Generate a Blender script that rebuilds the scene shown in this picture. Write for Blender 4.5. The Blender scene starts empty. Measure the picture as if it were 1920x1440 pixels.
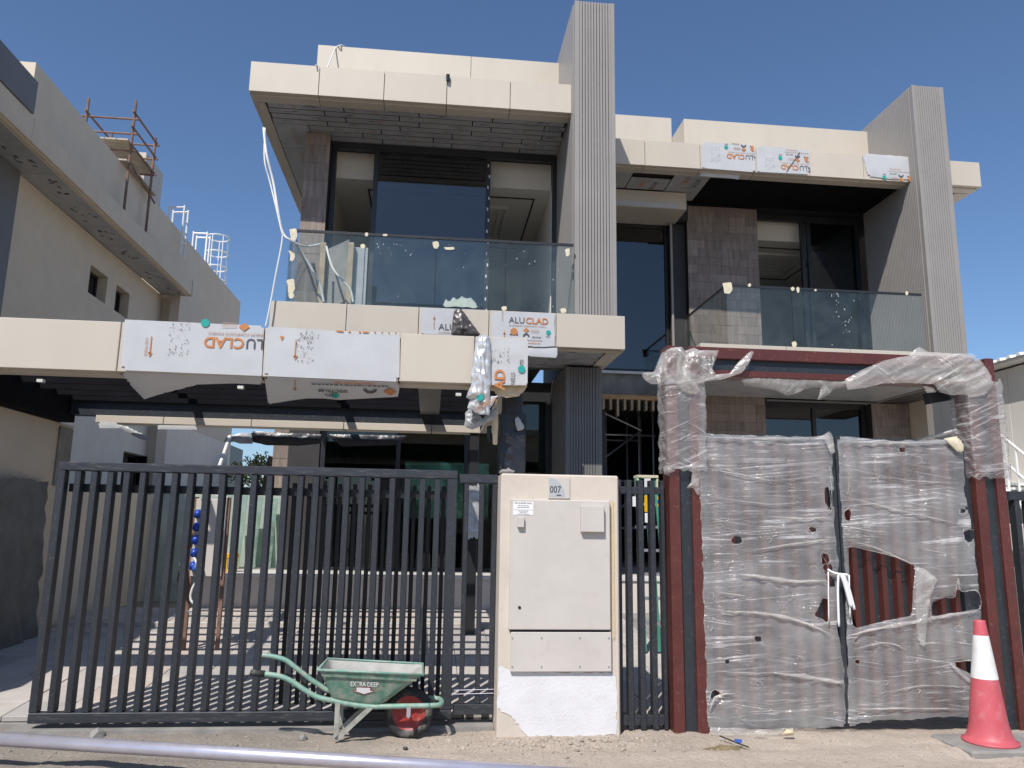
import bpy, bmesh, math, random
from mathutils import Vector, Matrix, noise
random.seed(7)
S = bpy.context.scene
COL = S.collection
# ------------------------------------------------------------------ camera
F = 1448.0                                   # focal length in photo pixels (1920 wide)
PITCH, YAW, ROLL = (math.radians(a) for a in (10.44, 5.8, 0.93))
EYE = Vector((0, 0, 1.6))
fwd = Vector((math.sin(YAW)*math.cos(PITCH), math.cos(YAW)*math.cos(PITCH), math.sin(PITCH)))
rgt = Vector((math.cos(YAW), -math.sin(YAW), 0)); upv = rgt.cross(fwd)
rgt, upv = math.cos(ROLL)*rgt + math.sin(ROLL)*upv, -math.sin(ROLL)*rgt + math.cos(ROLL)*upv
cam = bpy.data.cameras.new('camera'); cam.sensor_width = 36; cam.lens = F/1920*36
cam.clip_start = 0.05; cam.clip_end = 3000
camo = bpy.data.objects.new('camera', cam); COL.objects.link(camo)
camo.matrix_world = Matrix.Translation(EYE) @ Matrix((rgt, upv, -fwd)).transposed().to_4x4()
S.camera = camo
# ------------------------------------------------------------------ sky, sun, exposure
SUN = Vector((0.39, 0.725, -1.0)).normalized()          # direction the light travels
EL = math.asin(-SUN.z); AZ = math.atan2(-SUN.x, -SUN.y)
W = bpy.data.worlds.new('World'); S.world = W; W.use_nodes = True
nt = W.node_tree; nt.nodes.clear()
sk = nt.nodes.new('ShaderNodeTexSky'); sk.sky_type = 'NISHITA'; sk.sun_disc = False
sk.sun_elevation = EL; sk.sun_rotation = AZ % (2*math.pi)
sk.altitude = 0; sk.air_density = 1.0; sk.dust_density = 0.7; sk.ozone_density = 7.0
bgn = nt.nodes.new('ShaderNodeBackground'); bgn.inputs['Strength'].default_value = 0.13
wo = nt.nodes.new('ShaderNodeOutputWorld')
nt.links.new(sk.outputs[0], bgn.inputs['Color']); nt.links.new(bgn.outputs[0], wo.inputs['Surface'])
sl = bpy.data.lights.new('sun', 'SUN'); sl.energy = 4.8; sl.angle = math.radians(0.53); sl.color = (1.0, 0.95, 0.88)
so = bpy.data.objects.new('sun', sl); COL.objects.link(so); so.rotation_euler = SUN.to_track_quat('-Z', 'Y').to_euler()
so.location = (-8, -15, 25)
S.view_settings.view_transform = 'Standard'; S.view_settings.look = 'None'
S.view_settings.exposure = 0.0; S.view_settings.gamma = 1.0
# ------------------------------------------------------------------ pixel -> plane helpers
def ray(x, y): return rgt*(x-960) - upv*(y-720) + fwd*F
def Yp(x, y, d): v = ray(x, y); return EYE + v*(d/v.y)
def Xp(x, y, d): v = ray(x, y); return EYE + v*(d/v.x)
def Zp(x, y, d): v = ray(x, y); return EYE + v*((d-EYE.z)/v.z)
# ------------------------------------------------------------------ materials
MAT = {}
def node(nt, t, **k):
    n = nt.nodes.new(t)
    for a, b in k.items(): setattr(n, a, b)
    return n
def base(name):
    m = bpy.data.materials.new(name); m.use_nodes = True; nt = m.node_tree; nt.nodes.clear()
    o = nt.nodes.new('ShaderNodeOutputMaterial'); MAT[name] = m
    return m, nt, o
def coords(nt, scale=(1, 1, 1), rot=(0, 0, 0)):
    g = node(nt, 'ShaderNodeNewGeometry'); mp = node(nt, 'ShaderNodeMapping')
    mp.inputs['Scale'].default_value = scale; mp.inputs['Rotation'].default_value = rot
    nt.links.new(g.outputs['Position'], mp.inputs['Vector'])
    if any(rot):          # turn first, then stretch
        mp.inputs['Scale'].default_value = (1, 1, 1); m2 = node(nt, 'ShaderNodeMapping'); m2.inputs['Scale'].default_value = scale
        nt.links.new(mp.outputs[0], m2.inputs['Vector']); return m2.outputs[0]
    return mp.outputs[0]
def noise_n(nt, vec, scale, detail=4, rough=0.55, dist=0.0):
    n = node(nt, 'ShaderNodeTexNoise'); n.inputs['Scale'].default_value = scale; n.inputs['Detail'].default_value = detail
    n.inputs['Roughness'].default_value = rough; n.inputs['Distortion'].default_value = dist
    nt.links.new(vec, n.inputs['Vector']); return n.outputs['Fac']
def ramp(nt, fac, stops):
    r = node(nt, 'ShaderNodeValToRGB'); e = r.color_ramp.elements
    while len(e) < len(stops): e.new(0.5)
    for i, (p, c) in enumerate(stops):
        e[i].position = p; e[i].color = (c, c, c, 1) if isinstance(c, (int, float)) else (*c, 1)
    nt.links.new(fac, r.inputs['Fac']); return r.outputs['Color']
def mixc(nt, fac, a, b):
    m = node(nt, 'ShaderNodeMix', data_type='RGBA')
    for s, v in ((0, fac), (6, a), (7, b)):
        if isinstance(v, bpy.types.NodeSocket): nt.links.new(v, m.inputs[s])
        else: m.inputs[s].default_value = v if s == 0 else (*v, 1)
    return m.outputs[2]
def pm(name, col, rough=0.5, metal=0.0, var=0.12, vs=3.0, bump=0.0, bs=60.0, dust=0.0, dustcol=(0.36, 0.32, 0.27), ds=18.0, spec=0.5, stretch=(1, 1, 1), mottled=None, rand=0.0):
    """principled paint/stone with uneven tone, relief and speckled dust"""
    m, nt, o = base(name)
    p = node(nt, 'ShaderNodeBsdfPrincipled'); nt.links.new(p.outputs[0], o.inputs[0])
    p.inputs['Roughness'].default_value = rough; p.inputs['Metallic'].default_value = metal
    p.inputs['Specular IOR Level'].default_value = spec
    v = coords(nt, stretch)
    n1 = noise_n(nt, v, vs, 5)
    lo = tuple(c*(1-var) for c in col); hi = tuple(min(1, c*(1+var)) for c in col) if mottled is None else mottled
    c = mixc(nt, ramp(nt, n1, [(0.3, 0.0), (0.7, 1.0)]), lo, hi)
    if dust > 0:
        n2 = noise_n(nt, v, ds, 6, 0.65)
        f = ramp(nt, n2, [(0.62-dust*0.35, 0.0), (0.8-dust*0.2, min(1.0, 0.35+dust))])
        c = mixc(nt, f, c, dustcol)
    if rand > 0:          # each panel from its own batch
        oi = node(nt, 'ShaderNodeObjectInfo'); c = mixc(nt, ramp(nt, oi.outputs['Random'], [(0.0, 0.0), (1.0, rand)]), c, tuple(q*0.80 for q in col))
    nt.links.new(c, p.inputs['Base Color'])
    if bump > 0:
        b = node(nt, 'ShaderNodeBump'); b.inputs['Strength'].default_value = bump; b.inputs['Distance'].default_value = 0.01
        nt.links.new(noise_n(nt, v, bs, 5), b.inputs['Height']); nt.links.new(b.outputs[0], p.inputs['Normal'])
    return m
CREAM = (0.555, 0.50, 0.42)
pm('cream_bounce', (0.80, 0.71, 0.60), 0.85, var=0.05, vs=2, bump=0.15, bs=90)  # cream render brightened: bounced light on shaded walls put into the colour
pm('cream_panel', CREAM, 0.5, var=0.045, vs=1.1, rand=0.35, bump=0.03, bs=3, dust=0.13, ds=3.5, stretch=(1.6, 1.6, 0.5), dustcol=(0.5, 0.43, 0.34))
pm('cream_render', (0.64, 0.55, 0.43), 0.8, var=0.05, vs=2, bump=0.15, bs=90)
pm('white_film', (0.51, 0.515, 0.525), 0.32, var=0.05, vs=4, bump=0.12, bs=9)
pm('film_back', (0.33, 0.34, 0.35), 0.4, var=0.1, vs=8, bump=0.1, bs=20)
pm('grey_film', (0.36, 0.37, 0.38), 0.35, var=0.13, vs=3, bump=0.08, bs=9)
pm('dark_gap', (0.012, 0.012, 0.013), 0.8, var=0.1)
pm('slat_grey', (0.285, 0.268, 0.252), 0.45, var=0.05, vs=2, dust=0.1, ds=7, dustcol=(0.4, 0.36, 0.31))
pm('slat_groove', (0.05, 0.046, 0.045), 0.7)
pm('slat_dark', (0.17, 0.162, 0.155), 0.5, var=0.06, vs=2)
pm('black_soffit', (0.008, 0.008, 0.010), 0.9, var=0.3, vs=3, spec=0.1)
pm('dark_frame', (0.022, 0.023, 0.026), 0.4, var=0.15)
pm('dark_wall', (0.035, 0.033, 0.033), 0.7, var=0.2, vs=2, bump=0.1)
pm('room_wall', (0.74, 0.68, 0.60), 0.8, var=0.03)
pm('room_ceiling', (0.66, 0.66, 0.61), 0.8, var=0.04)
pm('concrete', (0.26, 0.25, 0.235), 0.9, var=0.25, vs=4, bump=0.4, bs=40)
pm('concrete_dark', (0.11, 0.11, 0.11), 0.9, var=0.35, vs=3, bump=0.4, bs=30)
pm('timber', (0.42, 0.27, 0.14), 0.8, var=0.25, vs=6, stretch=(1, 1, 6))
pm('raw_wood', (0.38, 0.30, 0.21), 0.85, var=0.2, vs=8, dust=0.1)
pm('fence_paint', (0.026, 0.030, 0.038), 0.45, var=0.12, vs=4, dust=0.16, ds=60, dustcol=(0.23, 0.21, 0.19))
pm('fence_rail_paint', (0.030, 0.034, 0.043), 0.42, var=0.2, vs=9, dust=0.22, ds=35, dustcol=(0.22, 0.21, 0.2), stretch=(0.25, 1, 2))
pm('portal_red', (0.098, 0.027, 0.023), 0.42, var=0.15, vs=5, dust=0.14, ds=30, dustcol=(0.3, 0.2, 0.17))
pm('portal_dark', (0.026, 0.032, 0.040), 0.4, var=0.12, vs=5, dust=0.14, ds=30, dustcol=(0.22, 0.2, 0.19))
pm('gate_red', (0.075, 0.022, 0.018), 0.45, var=0.15)
pm('pillar_render', (0.60, 0.53, 0.455), 0.9, var=0.05, vs=5, bump=0.35, bs=130, dust=0.1, ds=9, dustcol=(0.42, 0.36, 0.3))
pm('green_panel', (0.40, 0.46, 0.40), 0.5, var=0.2, vs=4)
pm('cabinet_paint', (0.56, 0.525, 0.485), 0.45, var=0.05, vs=3, bump=0.04, bs=6, dust=0.14, ds=9, dustcol=(0.45, 0.4, 0.33))
pm('whitewash', (0.70, 0.70, 0.715), 0.85, var=0.05, vs=8, bump=0.3, bs=50, dust=0.14, ds=16, dustcol=(0.5, 0.44, 0.38))
pm('masking_tape', (0.62, 0.49, 0.27), 0.7, var=0.12, vs=30)
pm('paint_smear', (0.40, 0.47, 0.42), 0.6, var=0.15, vs=20)
pm('tape_scrap', (0.66, 0.60, 0.44), 0.7, var=0.12, vs=20, bump=0.3, bs=60)
pm('cladding_core', (0.60, 0.50, 0.33), 0.7, var=0.15, vs=12, bump=0.3, bs=40)
pm('silver_foil', (0.66, 0.66, 0.66), 0.3, metal=0.45, var=0.25, vs=14, bump=0.5, bs=22)
pm('brown_foil', (0.10, 0.088, 0.085), 0.35, metal=0.2, var=0.3, vs=12)
pm('black_wrap', (0.018, 0.020, 0.026), 0.3, var=0.3, vs=12, bump=0.5, bs=25)
pm('white_metal', (0.78, 0.78, 0.76), 0.4, var=0.05)
pm('rust_tube', (0.20, 0.115, 0.085), 0.7, var=0.35, vs=7)
pm('plank', (0.46, 0.41, 0.33), 0.85, var=0.2, vs=5)
pm('cone_red', (0.53, 0.10, 0.12), 0.5, var=0.06, vs=6, dust=0.22, ds=8, dustcol=(0.58, 0.27, 0.28))
pm('cone_white', (0.74, 0.74, 0.72), 0.45, var=0.08, vs=8, dust=0.24, ds=12, dustcol=(0.6, 0.56, 0.5))
pm('barrow_green', (0.12, 0.27, 0.20), 0.5, var=0.2, vs=7, dust=0.55, ds=14, dustcol=(0.40, 0.37, 0.32))
pm('barrow_tube', (0.18, 0.36, 0.29), 0.45, var=0.15, vs=10, dust=0.5, ds=25, dustcol=(0.42, 0.39, 0.34))
pm('barrow_inside', (0.42, 0.41, 0.38), 0.9, var=0.2, vs=6, bump=0.4, bs=30, dust=0.1, dustcol=(0.16, 0.3, 0.22))
pm('leg_dusty', (0.34, 0.34, 0.30), 0.8, var=0.3, vs=15)
pm('rubber', (0.025, 0.025, 0.026), 0.75, var=0.2, dust=0.34, ds=9, dustcol=(0.36, 0.34, 0.31))
pm('hub_red', (0.32, 0.035, 0.03), 0.5, var=0.2, dust=0.25, ds=20)
pm('galvanised', (0.60, 0.58, 0.65), 0.32, metal=0.6, dust=0.2, ds=14, dustcol=(0.45, 0.42, 0.4), var=0.1, vs=6)
pm('print_orange', (0.52, 0.20, 0.06), 0.4, var=0.03)
pm('print_grey', (0.075, 0.075, 0.085), 0.4, var=0.03)
pm('print_green', (0.02, 0.33, 0.29), 0.4, var=0.03)
pm('print_pale', (0.42, 0.28, 0.22), 0.4, var=0.03)
pm('print_white', (0.8, 0.8, 0.8), 0.5, var=0.03)
pm('print_black', (0.02, 0.02, 0.022), 0.5, var=0.03)
pm('print_blue', (0.05, 0.13, 0.45), 0.5, var=0.05)
pm('plate_grey', (0.42, 0.44, 0.46), 0.45, var=0.03)
pm('yellow_paint', (0.72, 0.38, 0.02), 0.5, var=0.1)
pm('blue_plastic', (0.012, 0.05, 0.35), 0.35, var=0.1)
pm('cable_white', (0.70, 0.70, 0.67), 0.5, var=0.08, vs=15)
pm('cable_dark', (0.03, 0.03, 0.03), 0.6)
pm('net_cloth', (0.19, 0.185, 0.17), 0.9, var=0.18, vs=5, bump=0.5, bs=120)
pm('paver_grey', (0.47, 0.435, 0.40), 0.9, var=0.12, vs=4, bump=0.2, bs=60, dust=0.2, ds=6, dustcol=(0.46, 0.42, 0.37))
pm('paver_dark', (0.39, 0.37, 0.35), 0.9, var=0.12, vs=4, bump=0.2, bs=60, dust=0.2, ds=6, dustcol=(0.44, 0.4, 0.35))
pm('paver_pink', (0.49, 0.42, 0.375), 0.9, var=0.1, vs=4, bump=0.2, bs=60, dust=0.2, ds=6, dustcol=(0.47, 0.42, 0.37))
pm('terrace_tile', (0.62, 0.60, 0.57), 0.6, var=0.06)
pm('plinth_render', (0.62, 0.56, 0.51), 0.85, var=0.05, bump=0.1)
pm('damp_earth', (0.20, 0.155, 0.085), 0.95, var=0.3, vs=20, bump=0.5, bs=70)
pm('stone_chip', (0.33, 0.285, 0.235), 0.95, var=0.2, vs=20, bump=0.4, bs=80)
pm('bark', (0.12, 0.09, 0.06), 0.9, var=0.3)
pm('leaf', (0.17, 0.175, 0.035), 0.6, var=0.5, vs=2.5)
pm('roof_sheet', (0.5, 0.5, 0.5), 0.4, metal=0.3, var=0.05)
pm('cabin_panel', (0.66, 0.63, 0.58), 0.6, var=0.04, vs=1.5)
pm('rope', (0.80, 0.80, 0.82), 0.6, var=0.1)
# travertine-like stone in three tones, veins upright
for i, (a, b) in enumerate((((0.185, 0.142, 0.118), (0.31, 0.248, 0.21)), ((0.160, 0.122, 0.102), (0.27, 0.213, 0.18)), ((0.215, 0.168, 0.14), (0.35, 0.285, 0.24)))):
    m, nt, o = base('stone_%d' % i); p = node(nt, 'ShaderNodeBsdfPrincipled'); nt.links.new(p.outputs[0], o.inputs[0])
    p.inputs['Roughness'].default_value = 0.62
    v = coords(nt, (9, 9, 1.1)); n1 = noise_n(nt, v, 2.2, 7, 0.65, 0.5)
    c = mixc(nt, ramp(nt, n1, [(0.33, 0.0), (0.68, 1.0)]), a, b)
    v2 = coords(nt, (30, 30, 5)); n2 = noise_n(nt, v2, 1.5, 3)
    c = mixc(nt, ramp(nt, n2, [(0.66, 0.0), (0.74, 0.55)]), c, (0.42, 0.38, 0.34))
    nt.links.new(c, p.inputs['Base Color'])
    b_ = node(nt, 'ShaderNodeBump'); b_.inputs['Strength'].default_value = 0.3; b_.inputs['Distance'].default_value = 0.01
    nt.links.new(n1, b_.inputs['Height']); nt.links.new(b_.outputs[0], p.inputs['Normal'])
# sand / dust ground
m, nt, o = base('sand'); p = node(nt, 'ShaderNodeBsdfPrincipled'); nt.links.new(p.outputs[0], o.inputs[0])
p.inputs['Roughness'].default_value = 0.95; p.inputs['Specular IOR Level'].default_value = 0.2
v = coords(nt)
c = mixc(nt, ramp(nt, noise_n(nt, v, 0.8, 6, 0.6), [(0.35, 0.0), (0.65, 1.0)]), (0.44, 0.37, 0.30), (0.56, 0.475, 0.395))
vx = node(nt, 'ShaderNodeSeparateXYZ'); g = node(nt, 'ShaderNodeNewGeometry'); nt.links.new(g.outputs['Position'], vx.inputs[0])
ad = node(nt, 'ShaderNodeMath', operation='MULTIPLY_ADD'); nt.links.new(noise_n(nt, v, 1.7, 4), ad.inputs[0]); ad.inputs[1].default_value = 2.0
nt.links.new(vx.outputs[0], ad.inputs[2])
c = mixc(nt, ramp(nt, ad.outputs[0], [(0.0, 0.75), (1.0, 0.0)]), c, (0.275, 0.25, 0.22))      # greyer cement dust in front of the sliding gate
c = mixc(nt, ramp(nt, noise_n(nt, v, 55, 4, 0.7), [(0.56, 0.0), (0.70, 0.75)]), c, (0.17, 0.145, 0.12))
c = mixc(nt, ramp(nt, noise_n(nt, v, 90, 3, 0.7), [(0.70, 0.0), (0.78, 0.5)]), c, (0.52, 0.47, 0.41))
nt.links.new(c, p.inputs['Base Color'])
b_ = node(nt, 'ShaderNodeBump'); b_.inputs['Strength'].default_value = 0.9; b_.inputs['Distance'].default_value = 0.03
nt.links.new(noise_n(nt, v, 28, 8, 0.7), b_.inputs['Height']); nt.links.new(b_.outputs[0], p.inputs['Normal'])
def glass(name, tint, refl, ior=1.5, haze=0.0, hazecol=(0.5, 0.55, 0.55), rough=0.0):
    m, nt, o = base(name)
    t = node(nt, 'ShaderNodeBsdfTransparent'); t.inputs[0].default_value = (*tint, 1)
    gl = node(nt, 'ShaderNodeBsdfGlossy'); gl.inputs['Roughness'].default_value = rough
    g = node(nt, 'ShaderNodeNewGeometry'); dt = node(nt, 'ShaderNodeVectorMath', operation='DOT_PRODUCT'); nt.links.new(g.outputs['Incoming'], dt.inputs[0]); nt.links.new(g.outputs['Normal'], dt.inputs[1])
    ab = node(nt, 'ShaderNodeMath', operation='ABSOLUTE'); nt.links.new(dt.outputs['Value'], ab.inputs[0])
    om = node(nt, 'ShaderNodeMath', operation='SUBTRACT', use_clamp=True); om.inputs[0].default_value = 1.0; nt.links.new(ab.outputs[0], om.inputs[1])
    pw = node(nt, 'ShaderNodeMath', operation='POWER'); nt.links.new(om.outputs[0], pw.inputs[0]); pw.inputs[1].default_value = 5.0
    r0 = ((ior-1)/(ior+1))**2
    ad = node(nt, 'ShaderNodeMath', operation='MULTIPLY_ADD', use_clamp=True); nt.links.new(pw.outputs[0], ad.inputs[0]); ad.inputs[1].default_value = 1-r0; ad.inputs[2].default_value = refl+r0   # Schlick reflectance of either face
    mx = node(nt, 'ShaderNodeMixShader'); nt.links.new(ad.outputs[0], mx.inputs[0]); nt.links.new(t.outputs[0], mx.inputs[1]); nt.links.new(gl.outputs[0], mx.inputs[2])
    out = mx.outputs[0]
    if haze > 0:
        df = node(nt, 'ShaderNodeBsdfDiffuse'); df.inputs[0].default_value = (*hazecol, 1)
        v = coords(nt); n1 = noise_n(nt, v, 2.2, 6, 0.65, 0.6); n2 = noise_n(nt, coords(nt, (3, 3, 0.5)), 22, 5, 0.7)
        f = ramp(nt, n1, [(0.35, haze*0.5), (0.72, haze*1.8)]); f2 = ramp(nt, n2, [(0.66, 0.0), (0.72, 0.3)])
        mm = node(nt, 'ShaderNodeMath', operation='ADD', use_clamp=True); nt.links.new(f, mm.inputs[0]); nt.links.new(f2, mm.inputs[1])
        m2 = node(nt, 'ShaderNodeMixShader'); nt.links.new(mm.outputs[0], m2.inputs[0]); nt.links.new(out, m2.inputs[1]); nt.links.new(df.outputs[0], m2.inputs[2]); out = m2.outputs[0]
    nt.links.new(out, o.inputs[0]); return m
glass('window_glass', (0.30, 0.33, 0.36), 0.06, 1.5)
glass('window_glass_dark', (0.52, 0.60, 0.57), 0.02, 1.45)
glass('balustrade_glass', (0.94, 0.97, 0.965), 0.0, 1.45, haze=0.028, hazecol=(0.42, 0.52, 0.50))
glass('green_glass', (0.55, 0.70, 0.64), 0.03, 1.5, haze=0.4, hazecol=(0.40, 0.50, 0.45))
def plastic(name, a0, a1, col=(0.70, 0.68, 0.66), fine=30, rots=(0.1, -0.16, 0.3), sx=1.0, gloss=0.14, haze=0.3, crease=0.0, mk0=0.40):
    """clear stretch film: hazy see-through sheet crossed by whitish tension lines"""
    m, nt, o = base(name)
    t = node(nt, 'ShaderNodeBsdfTransparent')
    d = node(nt, 'ShaderNodeBsdfDiffuse'); d.inputs[0].default_value = (*col, 1)
    tl = node(nt, 'ShaderNodeBsdfTranslucent'); tl.inputs[0].default_value = (*col, 1)
    gl = node(nt, 'ShaderNodeBsdfGlossy'); gl.inputs['Roughness'].default_value = 0.14
    m1 = node(nt, 'ShaderNodeMixShader'); m1.inputs[0].default_value = 0.4; nt.links.new(d.outputs[0], m1.inputs[1]); nt.links.new(tl.outputs[0], m1.inputs[2])
    m2 = node(nt, 'ShaderNodeMixShader'); m2.inputs[0].default_value = gloss; nt.links.new(m1.outputs[0], m2.inputs[1]); nt.links.new(gl.outputs[0], m2.inputs[2])
    tot = None
    for k, r in enumerate(rots):
        f = fine*(1, 1.7, 0.7)[k % 3]; lo = (0.57, 0.60, 0.55)[k % 3]
        n2 = noise_n(nt, coords(nt, (0.8*sx, 1.1, f), (0, r, 0)), 1.4, 3, 0.5, 0.5)
        msk = noise_n(nt, coords(nt, (1, 1, 1.6), (0, r*2, 0.3*k)), 1.6+k, 3)
        ln = ramp(nt, n2, [(lo, 0.0), (lo+0.09, 1.0)]); mk = ramp(nt, msk, [(mk0, 0.0), (mk0+0.2, 1.0)])
        mu = node(nt, 'ShaderNodeMath', operation='MULTIPLY'); nt.links.new(ln, mu.inputs[0]); nt.links.new(mk, mu.inputs[1])
        if tot is None: tot = mu.outputs[0]
        else:
            mx = node(nt, 'ShaderNodeMath', operation='MAXIMUM'); nt.links.new(tot, mx.inputs[0]); nt.links.new(mu.outputs[0], mx.inputs[1]); tot = mx.outputs[0]
    n1 = noise_n(nt, coords(nt, (0.8, 1, 1.4)), 2.2, 5, 0.6)
    f = node(nt, 'ShaderNodeMapRange'); nt.links.new(tot, f.inputs[0]); f.inputs[3].default_value = a0; f.inputs[4].default_value = a1
    h = node(nt, 'ShaderNodeMath', operation='SUBTRACT'); nt.links.new(n1, h.inputs[0]); h.inputs[1].default_value = 0.5
    ad = node(nt, 'ShaderNodeMath', operation='MULTIPLY_ADD', use_clamp=True); nt.links.new(h.outputs[0], ad.inputs[0]); ad.inputs[1].default_value = haze; nt.links.new(f.outputs[0], ad.inputs[2])
    m3 = node(nt, 'ShaderNodeMixShader'); nt.links.new(ad.outputs[0], m3.inputs[0]); nt.links.new(t.outputs[0], m3.inputs[1]); nt.links.new(m2.outputs[0], m3.inputs[2])
    b = node(nt, 'ShaderNodeBump'); b.inputs['Strength'].default_value = 0.5+crease; b.inputs['Distance'].default_value = 0.012
    hh = node(nt, 'ShaderNodeMath', operation='ADD'); nt.links.new(tot, hh.inputs[0]); nt.links.new(noise_n(nt, coords(nt, (1, 1, 2.2), (0, 0.4, 0)), 16, 4, 0.6, 1.0), hh.inputs[1])
    nt.links.new(hh.outputs[0], b.inputs['Height'])
    for n in (d, gl): nt.links.new(b.outputs[0], n.inputs['Normal'])
    nt.links.new(m3.outputs[0], o.inputs[0]); return m
plastic('gate_film', 0.35, 0.97, col=(0.92, 0.915, 0.905), haze=0.75, rots=(0.10, -0.15, 0.03), fine=44, mk0=0.44)
plastic('loose_film', 0.34, 0.90, col=(0.86, 0.83, 0.79), fine=14, rots=(0.5, -0.7, 0.2), haze=0.9, crease=0.0, gloss=0.12)
plastic('column_film', 0.30, 0.9, col=(0.82, 0.80, 0.79), fine=26, rots=(0.45, -0.5, 0.1), sx=2, haze=0.6, crease=0.3)
# ------------------------------------------------------------------ geometry helpers
WL = {}
def setp(o, parent):
    if parent is not None:
        o.parent = parent; o.matrix_parent_inverse = Matrix.Translation(-WL[parent.name])
def tag(o, label=None, cat=None, group=None, kind=None):
    for k, v in (('label', label), ('category', cat), ('group', group), ('kind', kind)):
        if v: o[k] = v
    return o
def thing(name, label, cat, loc, group=None):
    o = bpy.data.objects.new(name, None); COL.objects.link(o); o.location = loc; o.empty_display_size = 0.2
    WL[o.name] = Vector(loc); return tag(o, label, cat, group)
def put(name, me, parent=None, loc=(0, 0, 0), rot=None):
    o = bpy.data.objects.new(name, me); COL.objects.link(o); o.location = loc
    if rot: o.rotation_euler = rot
    WL[o.name] = Vector(loc); setp(o, parent); return o
class MB:
    def __init__(s): s.v = []; s.f = []
    def quad(s, *p): n = len(s.v); s.v += [Vector(q) for q in p]; s.f.append(tuple(range(n, n+len(p)))); return s
    def box(s, x0, x1, y0, y1, z0, z1):
        n = len(s.v); s.v += [Vector((x, y, z)) for z in (z0, z1) for y in (y0, y1) for x in (x0, x1)]
        s.f += [tuple(n+i for i in q) for q in ((0, 2, 3, 1), (4, 5, 7, 6), (0, 1, 5, 4), (2, 6, 7, 3), (0, 4, 6, 2), (1, 3, 7, 5))]; return s
    def cbox(s, x0, x1, y0, y1, z0, z1, c=0.004):
        """box with chamfered edges"""
        b = bmesh.new(); bmesh.ops.create_cube(b, size=1)
        for v in b.verts: v.co = Vector(((x0+x1)/2+v.co.x*(x1-x0), (y0+y1)/2+v.co.y*(y1-y0), (z0+z1)/2+v.co.z*(z1-z0)))
        bmesh.ops.bevel(b, geom=b.edges[:], offset=c, segments=1, affect='EDGES'); return s.bm(b)
    def bm(s, b):
        n = len(s.v); b.verts.ensure_lookup_table(); b.verts.index_update()
        s.v += [v.co.copy() for v in b.verts]; s.f += [tuple(n+v.index for v in f.verts) for f in b.faces]; b.free(); return s
    def prism(s, pts, off):
        """polygon pts (Vectors) extruded by off"""
        n = len(s.v); k = len(pts); off = Vector(off); s.v += [Vector(p) for p in pts] + [Vector(p)+off for p in pts]
        s.f += [tuple(range(n, n+k)), tuple(range(n+2*k-1, n+k-1, -1))] + [(n+i, n+(i+1) % k, n+k+(i+1) % k, n+k+i) for i in range(k)]; return s
    def tube(s, pts, r, seg=8, cap=True):
        pts = [Vector(p) for p in pts]; n0 = len(s.v); rr = r if isinstance(r, (list, tuple)) else [r]*len(pts); nrm = None
        for i, p in enumerate(pts):
            t = (pts[min(i+1, len(pts)-1)]-pts[max(i-1, 0)]).normalized()
            if nrm is None: nrm = t.orthogonal().normalized()
            nrm = (nrm - t*nrm.dot(t)).normalized(); bn = t.cross(nrm)
            for k in range(seg): a = 2*math.pi*k/seg; s.v.append(p+(nrm*math.cos(a)+bn*math.sin(a))*rr[i])
        for i in range(len(pts)-1):
            for k in range(seg): a = n0+i*seg; s.f.append((a+k, a+(k+1) % seg, a+seg+(k+1) % seg, a+seg+k))
        if cap: s.f.append(tuple(n0+k for k in range(seg-1, -1, -1))); a = n0+(len(pts)-1)*seg; s.f.append(tuple(a+k for k in range(seg)))
        return s
    def bar(s, a, b, w, h=None):
        """rectangular bar between two points"""
        a, b = Vector(a), Vector(b); h = h or w; t = (b-a).normalized(); u = t.cross(Vector((0, 1, 0)) if abs(t.y) < 0.9 else Vector((1, 0, 0))).normalized(); v = t.cross(u)
        q = [u*sx*w/2+v*sy*h/2 for sx, sy in ((-1, -1), (1, -1), (1, 1), (-1, 1))]; return s.prism([a+c for c in q], b-a)
    def lathe(s, prof, c, seg=32, axis='Z'):
        n0 = len(s.v)
        for r, z in prof:
            for k in range(seg):
                a = 2*math.pi*k/seg
                s.v.append(Vector(c)+(Vector((r*math.cos(a), r*math.sin(a), z)) if axis == 'Z' else Vector((r*math.cos(a), z, r*math.sin(a)))))
        for i in range(len(prof)-1):
            for k in range(seg): a = n0+i*seg; s.f.append((a+k, a+(k+1) % seg, a+seg+(k+1) % seg, a+seg+k))
        return s
    def mesh(s, name, mat, smooth=False):
        me = bpy.data.meshes.new(name); me.from_pydata([tuple(v) for v in s.v], [], s.f)
        me.materials.append(MAT[mat]); b = bmesh.new(); b.from_mesh(me); bmesh.ops.recalc_face_normals(b, faces=b.faces[:]); b.to_mesh(me); b.free()
        if smooth: me.polygons.foreach_set('use_smooth', [True]*len(me.polygons))
        me.update(); return me
    def build(s, name, mat, parent=None, smooth=False): return put(name, s.mesh(name, mat, smooth), parent)
def curve(pts, n=8):
    """Catmull-Rom through pts"""
    P = [Vector(p) for p in pts]; out = []
    for i in range(len(P)-1):
        a, b, c, d = P[max(i-1, 0)], P[i], P[i+1], P[min(i+2, len(P)-1)]
        for k in range(n):
            t = k/n; out.append(0.5*((2*b)+(c-a)*t+(2*a-5*b+4*c-d)*t*t+(3*b-a-3*c+d)*t**3))
    return out+[P[-1]]
def n3(x, y, z=0): return noise.noise(Vector((x, y, z)))
def inside(p, poly):
    x, y = p; r = False; j = len(poly)-1
    for i in range(len(poly)):
        xi, yi = poly[i]; xj, yj = poly[j]
        if (yi > y) != (yj > y) and x < (xj-xi)*(y-yi)/(yj-yi)+xi: r = not r
        j = i
    return r
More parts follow.
